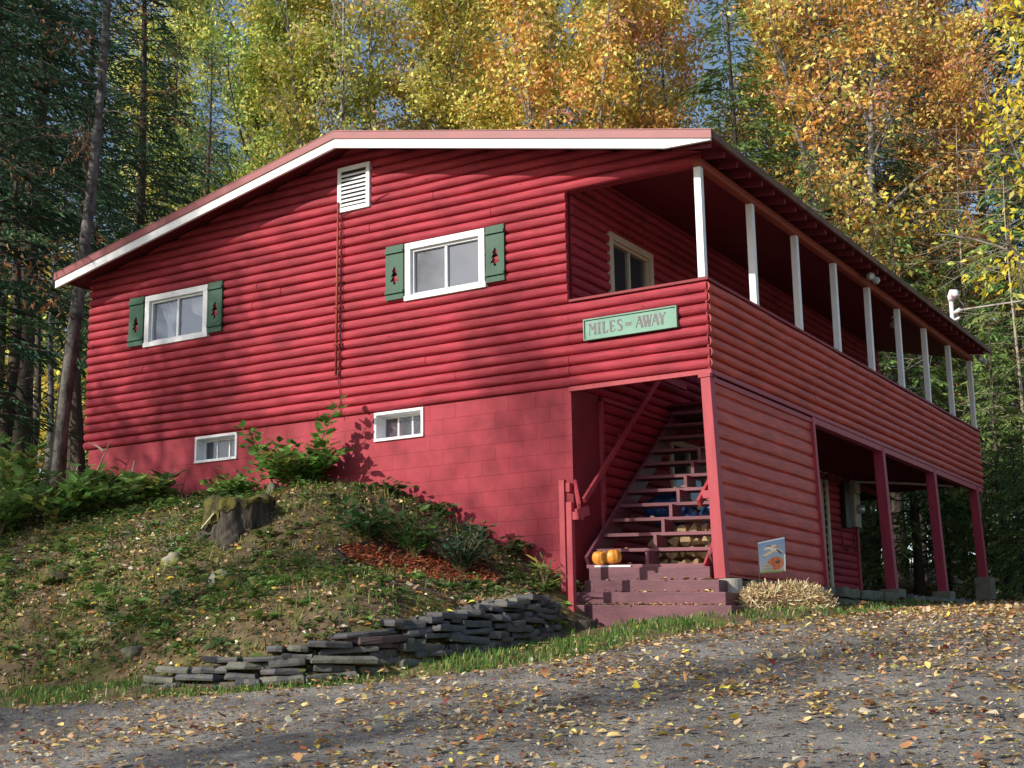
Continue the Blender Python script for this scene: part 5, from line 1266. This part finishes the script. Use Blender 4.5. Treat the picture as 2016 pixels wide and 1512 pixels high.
for a, b in (((.05,-.35,-.85),(.18,-.3,-.28)),((.35,-.3,-.8),(.85,-.28,.02)),((.75,-.3,-.12),(.45,-.35,.05)),((.3,-.4,-.9),(.42,-.38,-.45)),((1.2,-.25,-.8),(1.32,-.2,-.3)),((1.9,-.2,-.9),(2.15,-.15,-.35))): 
    q = MB(); q.tube([a, ((a[0]+b[0])/2+.03, (a[1]+b[1])/2, (a[2]+b[2])/2), b], [.022,.016,.008], 6)
    tag(q.build('dry_cane', M['twig']), 'broken pale dry cane sticking up at the left corner of the cabin', 'cane', 'dry canes at the cabin corner')

# ------------------------------------------------------------------ trees
def at(px, D):
    """ground point seen in the direction of a column of the photograph at a depth D (metres)"""
    d = fw + rt*((px-1008)/FPX); return CAMLOC[0]+d.x*D, CAMLOC[1]+d.y*D
YEL = (.93,.77,.20); GOLD = (.91,.66,.18); ORG = (.84,.42,.11); RUST = (.58,.25,.09); YG = (.62,.64,.15); GRN = (.21,.32,.08); LGR = (.38,.50,.13); TAN = (.66,.52,.30); PINK = (.74,.36,.26)
def decid(name, seed, H, clear, spread, nbr, nleaf, lsz, pal, r0, bark, stems=1, up=(25, 60), sub=5, lw=.55, cl=.34, bare=0.0):
    """-> (trunk mesh, crown mesh): tapered trunk(s), limbs, twigs and separate leaves"""
    rng = np.random.default_rng(seed); q = MB(); LP, LC, LA = [], [], []; segs = []
    for st_ in range(stems):
        lean = rng.normal(0, .02, 2) if stems == 1 else np.array([math.cos(st_*2.4), math.sin(st_*2.4)])*.075
        npt = 14; pts = []; w0 = rng.uniform(0, 6, 4)
        for i in range(npt+1):
            t = i/npt; z = H*t*(1-.06*st_)
            pts.append(np.array([lean[0]*z*(1+.4*t)+.10*math.sin(w0[0]+t*5)*t*2+.05*math.sin(w0[1]+t*11), lean[1]*z*(1+.4*t)+.10*math.sin(w0[2]+t*4)*t*2, z-.4*(i == 0)]))
        rr_ = [r0*(1.35 if i == 0 else 1)*(1-.93*(i/npt)**.9) for i in range(npt+1)]
        q.tube([tuple(p) for p in pts], rr_, 9)
        pts = np.array(pts)
        for k in range(nbr//stems):
            f = clear+(.985-clear)*((k+rng.uniform(0, 1))/(nbr//stems)); fi_ = f*npt; j = min(int(fi_), npt-1); p0 = pts[j]+(pts[j+1]-pts[j])*(fi_-j)
            rel = (f-clear)/(1-clear); az = k*2.4+rng.uniform(-.5, .5)
            L_ = spread*(1-.62*rel**1.2)*rng.uniform(.65, 1.15)*(.75+.25*math.sin(min(1, rel*3)*1.57)); el = math.radians(rng.uniform(*up)+15*rel)
            d = np.array([math.cos(az)*math.cos(el), math.sin(az)*math.cos(el), math.sin(el)]); bp = [p0]; nb = 6
            for i in range(nb):
                d = unit(d+rng.normal(0, .14, 3)+np.array([0, 0, .04-.10*(i > 3)])); bp.append(bp[-1]+d*L_/nb)
            rb = max(.012, r0*(1-f)*.55+.012); q.tube([tuple(p) for p in bp], [rb*(1-.85*i/nb)+.004 for i in range(nb+1)], 5, cap=False)
            bp = np.array(bp)
            for s in range(sub):
                fs_ = .25+.75*(s+rng.uniform(0, 1))/sub; g_ = fs_*nb; j2 = min(int(g_), nb-1); p1 = bp[j2]+(bp[j2+1]-bp[j2])*(g_-j2)
                dm = unit(bp[j2+1]-bp[j2]); d2 = unit(dm*.6+rnd_unit(1, rng)[0]*.8+np.array([0, 0, .1])); l2 = L_*rng.uniform(.22, .45)
                tp = [p1]
                for i in range(3): d2 = unit(d2+rng.normal(0, .2, 3)-np.array([0, 0, .05])); tp.append(tp[-1]+d2*l2/3)
                q.tube([tuple(p) for p in tp], [rb*.35+.004, rb*.25+.003, rb*.15+.003, .003], 3, cap=False)
                if rng.uniform() < bare: continue
                segs.append((np.array(tp), unit(d2), f))
    per = max(1, nleaf//max(1, len(segs)))
    for tp, d2, f in segs:
        m_ = max(1, int(per*rng.choice([.15, .5, 1.0, 1.6, 2.2]))); t = rng.uniform(.1, 1.08, m_)*3; j = np.minimum(t.astype(int), 2); base = tp[j]+(tp[j+1]-tp[j])*(t-j)[:, None]
        LP.append(base+rng.normal(0, cl, (m_, 3))*np.array([1, 1, .7])); cc = pal_pick(pal, 1, rng, .3)[0]
        mix = rng.uniform(0, 1, (m_, 1)) < .68; LC.append(np.where(mix, cc*rng.uniform(.75, 1.25, (m_, 1)), pal_pick(pal, m_, rng, .25)))
        LA.append(rnd_unit(m_, rng)*.8+d2*.5+np.array([0, 0, -.35]))
    LP = np.concatenate(LP); LA = np.concatenate(LA); LC = np.clip(np.concatenate(LC), .004, .9); n = len(LP); ls = lsz*rng.uniform(.6, 1.25, n)
    V, F_, k_ = leaf_geo(LP, LA, rng.normal(size=(n, 3))*.62+np.array([-.38, -.72, .52]), ls, ls*lw, .15, .15, True)
    crown = np_mesh('crown', V, F_, np.repeat(LC, k_, 0)); crown.materials.append(M['leaf'])
    tm = bpy.data.meshes.new('trunk'); tm.from_pydata(q.v, [], q.f); tm.polygons.foreach_set('use_smooth', [True]*len(tm.polygons)); tm.materials.append(M[bark]); tm.update()
    return tm, crown
def hemlock(seed, H, clear, R_, pal, r0=.2, dens=1.0, dead=0, bark='darkbark', tipc=(.10,.17,.05)):
    rng = np.random.default_rng(seed); q = MB()
    npt = 10; ph = rng.uniform(0, 6); cx = lambda z: .12*math.sin(z*.25+ph); cy_ = lambda z: .12*math.sin(z*.21+ph*2)
    q.tube([(cx(H*i/npt), cy_(H*i/npt), H*i/npt-.5*(i == 0)) for i in range(npt+1)], [r0*(1.25 if i == 0 else 1)*(1-.95*i/npt)+.01 for i in range(npt+1)], 9)
    LP, LA, LN, LC, LS = [], [], [], [], []; z = clear; k = 0
    while z < H-.15:
        t = (z-clear)/(H-clear); nb = rng.integers(3, 6)
        for b in range(nb):
            az = k*2.4+rng.uniform(-.4, .4); k += 1; L_ = R_*(1-t)**.75*rng.uniform(.6, 1.1)*(.75+.25*min(1, t*6))+.12
            e0 = rng.uniform(.05, .35)*(1-t)+.5*t; bp = []; nbp = 6; hd = np.array([math.cos(az), math.sin(az), 0])
            for i in range(nbp+1):
                s = i/nbp; bp.append(np.array([cx(z), cy_(z), z])+hd*L_*s+np.array([0, 0, L_*(e0*s-(.35+e0*.5)*s*s)])+rng.normal(0, .03, 3)*(i > 0))
            rb = .010+.012*L_/R_*r0/.2*1.4; q.tube([tuple(p) for p in bp], [rb*(1-.8*i/nbp)+.003 for i in range(nbp+1)], 4, cap=False)
            if rng.uniform() < dead: continue
            bp = np.array(bp); sdv = np.array([-hd[1], hd[0], 0]); cb = pal_pick(pal, 1, rng, .25)[0]
            ntw = max(3, int(L_/.20*dens))
            for w_ in range(ntw):
                s = .12+.88*(w_+rng.uniform(0, 1))/ntw; g_ = s*nbp; j = min(int(g_), nbp-1); p = bp[j]+(bp[j+1]-bp[j])*(g_-j); dm = unit(bp[j+1]-bp[j])
                for sg in (-1, 1):
                    tl = L_*.34*(1.05-s)*rng.uniform(.6, 1.2)+.14; td = unit(dm*.75+sdv*sg*rng.uniform(.5, 1)+np.array([0, 0, rng.uniform(-.30, .02)])); m_ = max(2, int(tl/.095))
                    for q_ in range(m_):
                        u_ = (q_+rng.uniform(0, 1))/m_; LP.append(p+td*tl*u_+np.array([0, 0, -.18*tl*u_*u_])); LA.append(td+sdv*sg*rng.uniform(-.6, .6)+dm*rng.uniform(-.2, .6)+np.array([0, 0, -.12])); LN.append((-.30, -.62, .72))
                        LC.append(cb*(1-.3*u_)+np.array(tipc)*(.35*u_*s)); LS.append(.15+.09*rng.uniform())
        z += rng.uniform(.22, .42)*(1 if H > 8 else .7)
    LP = np.array(LP); n = len(LP); LS = np.array(LS)
    V, F_, k_ = leaf_geo(LP, np.array(LA), np.array(LN)+rng.normal(0, .35, (n, 3)), LS, LS*.27, .12, .1, True)
    crown = np_mesh('crown', V, F_, np.repeat(np.clip(np.array(LC)*rng.uniform(.7, 1.3, (n, 1)), .003, .6), k_, 0)); crown.materials.append(M['needle'])
    tm = bpy.data.meshes.new('trunk'); tm.from_pydata(q.v, [], q.f); tm.polygons.foreach_set('use_smooth', [True]*len(tm.polygons)); tm.materials.append(M[bark]); tm.update()
    return tm, crown
DKG = [((.065,.145,.075),4),((.09,.175,.08),3),((.05,.11,.07),3)]
MDG = [((.17,.28,.08),4),((.22,.33,.09),3),((.30,.38,.11),2),((.10,.18,.06),2)]
KIND = {
 'gold':   decid('gold', 201, 25, .30, 4.6, 46, 27000, .175, [(YEL,4),(GOLD,3),(ORG,1.2),(YG,2.4),(TAN,.7)], .19, 'birch'),
 'orange': decid('orange', 202, 24, .28, 4.4, 46, 26000, .175, [(ORG,4),(GOLD,3.5),(YEL,1.6),(RUST,1),(PINK,.8)], .18, 'birch', stems=2),
 'yellow': decid('yellow', 203, 24, .26, 4.4, 46, 26000, .175, [(YEL,3),(YG,4),(GOLD,1),(LGR,2.5)], .18, 'bark'),
 'green':  decid('green', 204, 22, .22, 4.8, 46, 27000, .18, [(LGR,4),(GRN,3),(YG,3),(YEL,.8)], .20, 'bark'),
 'sparse': decid('sparse', 205, 23, .20, 4.2, 56, 8000, .17, [(TAN,2),(YEL,2),(PINK,.8),(YG,3),(LGR,1.5)], .16, 'birch', stems=3, up=(40, 68), bare=.25),
 'airy':   decid('airy', 207, 23, .22, 4.4, 44, 8500, .145, [(TAN,3),(YEL,2),(GOLD,1)], .16, 'birch', up=(35, 65), sub=8, cl=.45),
 'twin': decid('twin', 208, 21, .30, 3.8, 40, 9000, .19, [(ORG,4),(GOLD,3),(YEL,1.5),(PINK,1)], .21, 'birch', stems=2, up=(35, 62)),
 'rust':   decid('rust', 206, 22, .20, 4.4, 46, 21000, .17, [(ORG,3),(RUST,2),(GOLD,2.5),(PINK,1.3),(YEL,1)], .16, 'birch', stems=2),
 'hem':    hemlock(211, 23, 1.6, 3.7, DKG, .24, .95),
 'hemhi':  hemlock(212, 25, 6.5, 3.5, DKG, .22, .95, dead=.12),
 'hemmid': hemlock(213, 17, 1.2, 3.5, MDG, .18, 1.45, tipc=(.26,.34,.09)),
 'hemyoung': hemlock(214, 9, .6, 2.4, MDG, .11, 1.2, tipc=(.20,.26,.07)),
}
def tree(kind, x, y, label, cat='tree', s=1.0, rz=0.0, group=None, name=None, lean=(0, 0)):
    nm = name or {'hem':'hemlock_tree','hemhi':'hemlock_tree','hemmid':'hemlock_tree','hemyoung':'hemlock_tree'}.get(kind, 'autumn_tree')
    o = empty(nm, (x, y, Tf(x, y)-.05), label, cat, group, rz); o.scale = (s, s, s); o.rotation_euler = (lean[0], lean[1], rz)
    tm, cm = KIND[kind]
    for n_, m_ in (('trunk', tm), ('crown', cm)):
        c = bpy.data.objects.new(n_, m_); COL.objects.link(c); c.parent = o
    return o
TREES = [
 # px, depth, kind, scale, label
 (-70, 27, 'hem', 1.0, 'dark hemlock at the far left edge of the woods'),
 (-150, 23.5, 'hemhi', .8, 'hemlock with overhanging boughs just outside the left edge of the photo'),
 (60, 31, 'hemhi', 1.0, 'tall dark hemlock behind the undergrowth at the left edge'),
 (255, 34, 'hem', .74, 'large dark hemlock rising behind the left eave of the cabin'),
 (395, 40, 'hem', .62, 'dark hemlock behind the left slope of the roof'),
 (150, 41, 'hemhi', .85, 'dark hemlock seen behind the leaning pale trunk'),
 (-10, 44, 'hemhi', 1.1, 'dim tall hemlock deep in the woods at the far left'),
 (330, 49, 'hemhi', .72, 'dim hemlock deep in the woods above the left eave'),
 (470, 47, 'green', 1.0, 'yellow green broadleaf tree rising behind the left roof slope'),
 (585, 46, 'yellow', .92, 'yellow tree low behind the left roof slope'),
 (300, 56, 'yellow', 1.1, 'yellow tree glimpsed through the hemlocks at the upper left'),
 (665, 45, 'sparse', .95, 'half bare grey many-stemmed tree behind the roof peak'),
 (760, 50, 'sparse', 1.05, 'thin leafed grey tree right of the roof peak'),
 (560, 60, 'sparse', 1.15, 'half bare tree far behind the left roof slope'),
 (850, 47, 'gold', .95, 'golden tree behind the middle of the roof'),
 (905, 58, 'yellow', 1.1, 'yellow tree with pale trunk far behind the middle of the roof'),
 (1010, 52, 'yellow', 1.0, 'yellow green tree behind the flat right roof slope'),
 (1110, 47, 'gold', 1.0, 'golden yellow tree with forked pale trunk behind the right roof slope'),
 (1225, 53, 'gold', 1.08, 'golden orange tree left of the young light green hemlock'),
 (1340, 48, 'orange', .98, 'orange and gold tree behind the right end of the roof rake'),
 (1180, 66, 'hemhi', 1.1, 'dark spruce-like tree high behind the golden trees'),
 (960, 64, 'hemmid', 1.55, 'green pine standing behind the yellow trees at top centre'),
 (1475, 37, 'hemmid', 1.0, 'light green hemlock just right of the roof corner'),
 (1560, 50, 'gold', 1.0, 'golden tree behind the light green hemlock'),
 (1690, 37.5, 'twin', .95, 'thin-leafed orange tree with twin pale trunks above the porch roof'),
 (1640, 50, 'orange', .95, 'dense orange tree behind the twin pale trunks'),
 (1610, 35.5, 'hemmid', .66, 'lower light green hemlock behind the porch roof'),
 (1140, 43, 'twin', .9, 'thin-leafed golden tree with forked trunk just behind the ridge'),
 (1960, 33.5, 'hemyoung', .75, 'bright green young hemlock at the right edge behind the last red post'),
 (2050, 31, 'hemyoung', .62, 'bright green hemlock sapling at the right edge of the drive'),
 (1745, 47, 'rust', 1.05, 'rust and pink tree right of the twin pale trunks'),
 (1850, 52, 'orange', 1.05, 'tall orange tree at the upper right'),
 (1930, 44, 'rust', .92, 'rusty orange tree with bare lower limbs behind the service mast'),
 (1600, 58, 'hemhi', 1.1, 'dark hemlock behind the orange trees above the porch roof'),
 (1775, 35, 'hemyoung', 1.05, 'young hemlock behind the porch roof below the orange tree'),
 (1900, 37, 'hemmid', .62, 'bushy green hemlock beside the service mast'),
 (2010, 35, 'hemmid', .72, 'green hemlock at the right edge beyond the porch'),
 (2080, 41, 'hem', .95, 'tall dark hemlock at the right edge of the woods'),
 (1830, 46, 'hem', .9, 'dark hemlock behind the far end of the porch'),
 (1690, 49, 'hem', .85, 'dark hemlock seen through the porch posts'),
 (1560, 62, 'hem', 1.05, 'far dark hemlock above the porch roof'),
 (1960, 53, 'hemhi', 1.1, 'tall hemlock deep in the woods behind the service mast'),
 (1750, 43, 'hemhi', .9, 'hemlock with a bare lower trunk seen under the porch'),
 (1640, 44, 'hemhi', .85, 'hemlock trunk standing beyond the meter wall'),
 (1985, 32, 'hemyoung', .42, 'small hemlock sapling beside the last red post'),
 (1840, 36, 'hemyoung', .40, 'small hemlock sapling seen between the last two red posts'),
]
rnd = random.Random(77)
for px, D, kind, s, lab in TREES:
    x, y = at(px, D); tree(kind, x, y, lab, s=s, rz=rnd.uniform(0, 6.28))
# big pale trunk at the left corner and thin trunks in the dark
def bare_tree(x, y, H, r0, lean, bark, label, seed, nbr=14, leaves=260, bl=2.2, clear=.25, name='bare_tree'):
    rng = np.random.default_rng(seed); o = empty(name, (x, y, Tf(x, y)-.1), label, 'tree'); q = MB(); n = 16; pts = []
    for i in range(n+1): t = i/n; pts.append(np.array([lean[0]*H*t+.08*math.sin(t*6+seed), lean[1]*H*t+.06*math.sin(t*8+seed), H*t-.5*(i == 0)]))
    q.tube([tuple(p) for p in pts], [r0*(1.3 if i == 0 else 1)*(1-.93*(i/n)) for i in range(n+1)], 14); b_ = q; LP = []; pts = np.array(pts)
    for k in range(nbr):
        f = clear+(.97-clear)*(k+rng.uniform())/nbr; g_ = f*n; j = min(int(g_), n-1); p = pts[j]+(pts[j+1]-pts[j])*(g_-j); az = rng.uniform(0, 6.28); d = np.array([math.cos(az), math.sin(az), rng.uniform(-.15, .5)]); L_ = bl*rng.uniform(.5, 1.2); bp = [p]
        for i in range(6): d = unit(d+rng.normal(0, .15, 3)-np.array([0, 0, .06])); bp.append(bp[-1]+d*L_/6)
        b_.tube([tuple(v) for v in bp], [max(.004, r0*.13*(1-i/7)) for i in range(7)], 4, cap=False)
        for s in range(5):
            j = rng.integers(2, 7); e = bp[j]+unit(d+rnd_unit(1, rng)[0])*L_*.3; b_.tube([tuple(bp[j]), tuple(e)], [.006, .003], 3, cap=False)
            LP += [bp[j]+(e-bp[j])*rng.uniform()+rng.normal(0, .07, 3) for _ in range(max(0, leaves//(nbr*5)))]
    q.build('trunk', M[bark], o, smooth=True, local=True)
    if LP:
        LP = np.array(LP); m_ = len(LP); V, F_, k_ = leaf_geo(LP, rnd_unit(m_, rng)+np.array([0, 0, -.8]), rng.normal(size=(m_, 3)), rng.uniform(.07, .15, m_), rng.uniform(.03, .06, m_), .2, .2)
        finish(np_mesh('crown', V, F_, np.repeat(pal_pick([((.40,.20,.09),3),((.30,.13,.06),2),((.5,.34,.14),1)], m_, rng), k_, 0)), 'crown', M['leaf'], o, local=True)
    return o
x, y = at(128, 24.6); bare_tree(x, y, 17, .135, (.036, .022), 'shadebark', 'big pale grey trunk leaning beside the left corner of the cabin', 5, 40, 1100, 2.2, .16)
for i, (px, D, r0, lab) in enumerate(((18, 28, .17, 'dark straight trunk at the left edge of the photo'),(62, 33, .12, 'slim dark trunk left of the big pale trunk'),(92, 30, .09, 'thin grey trunk just left of the big pale trunk'),(152, 27.5, .15, 'dark trunk half hidden behind the big pale trunk'),(40, 38, .10, 'thin pale trunk deep in the woods at the left'),
        (1655, 40, .16, 'grey trunk seen just right of the meter wall'),(1712, 37, .08, 'thin reddish trunk between the red posts'),(1822, 40, .20, 'speckled pale trunk beside the second red post'),(1790, 43, .10, 'thin dark trunk between the middle posts'),(1868, 44, .14, 'dark trunk behind the third red post'))):
    x, y = at(px, D); bare_tree(x, y, 8.0, r0, (rnd.uniform(-.02, .02), rnd.uniform(-.02, .02)), 'birch' if i in (2, 4, 5, 7) else 'darkbark', lab, 30+i, 14, 0, 1.4, .12)
x, y = at(1902, 33); bare_tree(x, y, 5.2, .035, (.02, -.01), 'twig', 'small pale dead sapling between the last two red posts', 61, 14, 0, .8, .15, 'dead_sapling')
x, y = at(1990, 34); bare_tree(x, y, 10.5, .07, (.03, .0), 'twig', 'dead tree with long bare pale branches at the right beyond the porch roof', 62, 46, 60, 2.6, .25, 'dead_tree')
x, y = at(1905, 38); bare_tree(x, y, 13, .08, (.02, .0), 'twig', 'bare twiggy tree behind the service mast', 63, 46, 90, 2.6, .35, 'dead_tree')
KIND['near'] = decid('near', 220, 11.2, .34, 3.4, 34, 4200, .17, [((.70,.56,.04),4),((.58,.52,.06),2.5),(YG,1.5),(GOLD,1)], .10, 'bark', lw=.42, cl=.22)
x, y = at(2130, 25.5); tree('near', x, y, 'bright yellow tree whose leafy branches hang in at the upper right edge', s=1.0, rz=.6)
# trees on the sun side of the drive, out of the picture; they throw the dappled shade
SHADE = [(-8.2,-19,'airy',.95,.3),(-5.8,-13.5,'airy',.78,1.2),(-4.4,-24,'airy',.90,2.0),(-15,-14,'airy',.9,4),(-1,-23,'airy',.50,.8),(-10,-13,'hemyoung',.85,.8),(3,-25,'airy',.66,3.0),(7,-26.5,'airy',.66,5.1),(10.5,-28,'airy',.60,1.9),(-20,-20,'hem',1,2),(14.5,-30,'twin',.62,2.6),(-6,-30,'twin',.8,.4)]
for i, (x, y, kind, s, rz) in enumerate(SHADE):
    tree(kind, x, y, 'tree on the sunny side of the drive, behind the place the photo was taken from', s=s, rz=rz, group='trees across the drive')
# far wood that reads as one mass
def far_wood():
    rng = np.random.default_rng(91); VV, FF_, CC = [], [], []; off_ = 0
    for i in range(95):
        px = rng.uniform(-300, 2350); D = rng.uniform(66, 100); x, y = at(px, D); z = Tf(x, y); H = rng.uniform(9, 17); con = rng.uniform() < .42; n = 1500
        t = rng.uniform(0, 1, n)**.8; az = rng.uniform(0, 6.28, n)
        if con: r = 3.4*(1-t)**.8*np.sqrt(rng.uniform(.1, 1, n)); zz = 1+t*(H-1); pal = DKG
        else:
            r = 4.2*np.sin(np.pi*np.clip(.12+.86*t, 0, 1))**.7*np.sqrt(rng.uniform(.05, 1, n)); zz = H*.25+t*H*.75; pal = [[(YEL,2),(GOLD,2),(YG,1)],[(ORG,2),(GOLD,2)],[(LGR,2),(YG,2)],[(TAN,2),(YG,1)]][rng.integers(4)]
        P = np.c_[x+r*np.cos(az), y+r*np.sin(az), z+zz]; ax = np.c_[np.cos(az), np.sin(az), -.35*np.ones(n)]+rng.normal(0, .4, (n, 3)); ls = rng.uniform(.35, .6, n)
        V, F_, k_ = leaf_geo(P, ax, rng.normal(0, .5, (n, 3))+np.array([0, 0, 1]), ls, ls*(.35 if con else .6), .15, .1, True)
        VV.append(V); FF_.append(F_+off_); off_ += len(V); CC.append(np.repeat(pal_pick(pal, n, rng, .3), k_, 0))
    me = np_mesh('far_wood', np.concatenate(VV), np.concatenate(FF_), np.concatenate(CC)); tag(finish(me, 'far_wood', M['leaf']), 'mixed autumn wood closing the view far behind the cabin', 'woodland', kind='stuff')
far_wood()
# forest-floor litter behind and left of the cabin
rng = np.random.default_rng(95); n = 9000; x = rng.uniform(-12, 20, n); y = rng.uniform(-1, 32, n); k = ~((x > -.2) & (x < 9.1) & (y > -.3) & (y < 12)); k &= ~((x > 9.1) & (x < 11.2) & (y < 3)); k &= edge_side(x, y) < .3; x, y = x[k], y[k]; n = len(x)
V, F_, k_ = leaf_geo(np.c_[x, y, Tg(x, y)+.03], unit(np.c_[rng.normal(size=(n, 2)), rng.normal(size=n)*.25]), np.tile([0, 0, 1.], (n, 1))+rng.normal(size=(n, 3))*.4, rng.uniform(.08, .16, n), .08, .2, .2, True)
me = np_mesh('forest_floor_litter', V, F_, np.repeat(pal_pick([((.30,.15,.07),3),((.20,.10,.05),3),((.42,.27,.10),1)], n, rng), k_, 0)); tag(finish(me, 'forest_floor_litter', M['litter']), 'brown leaf litter on the shaded forest floor', 'leaf litter', kind='stuff')
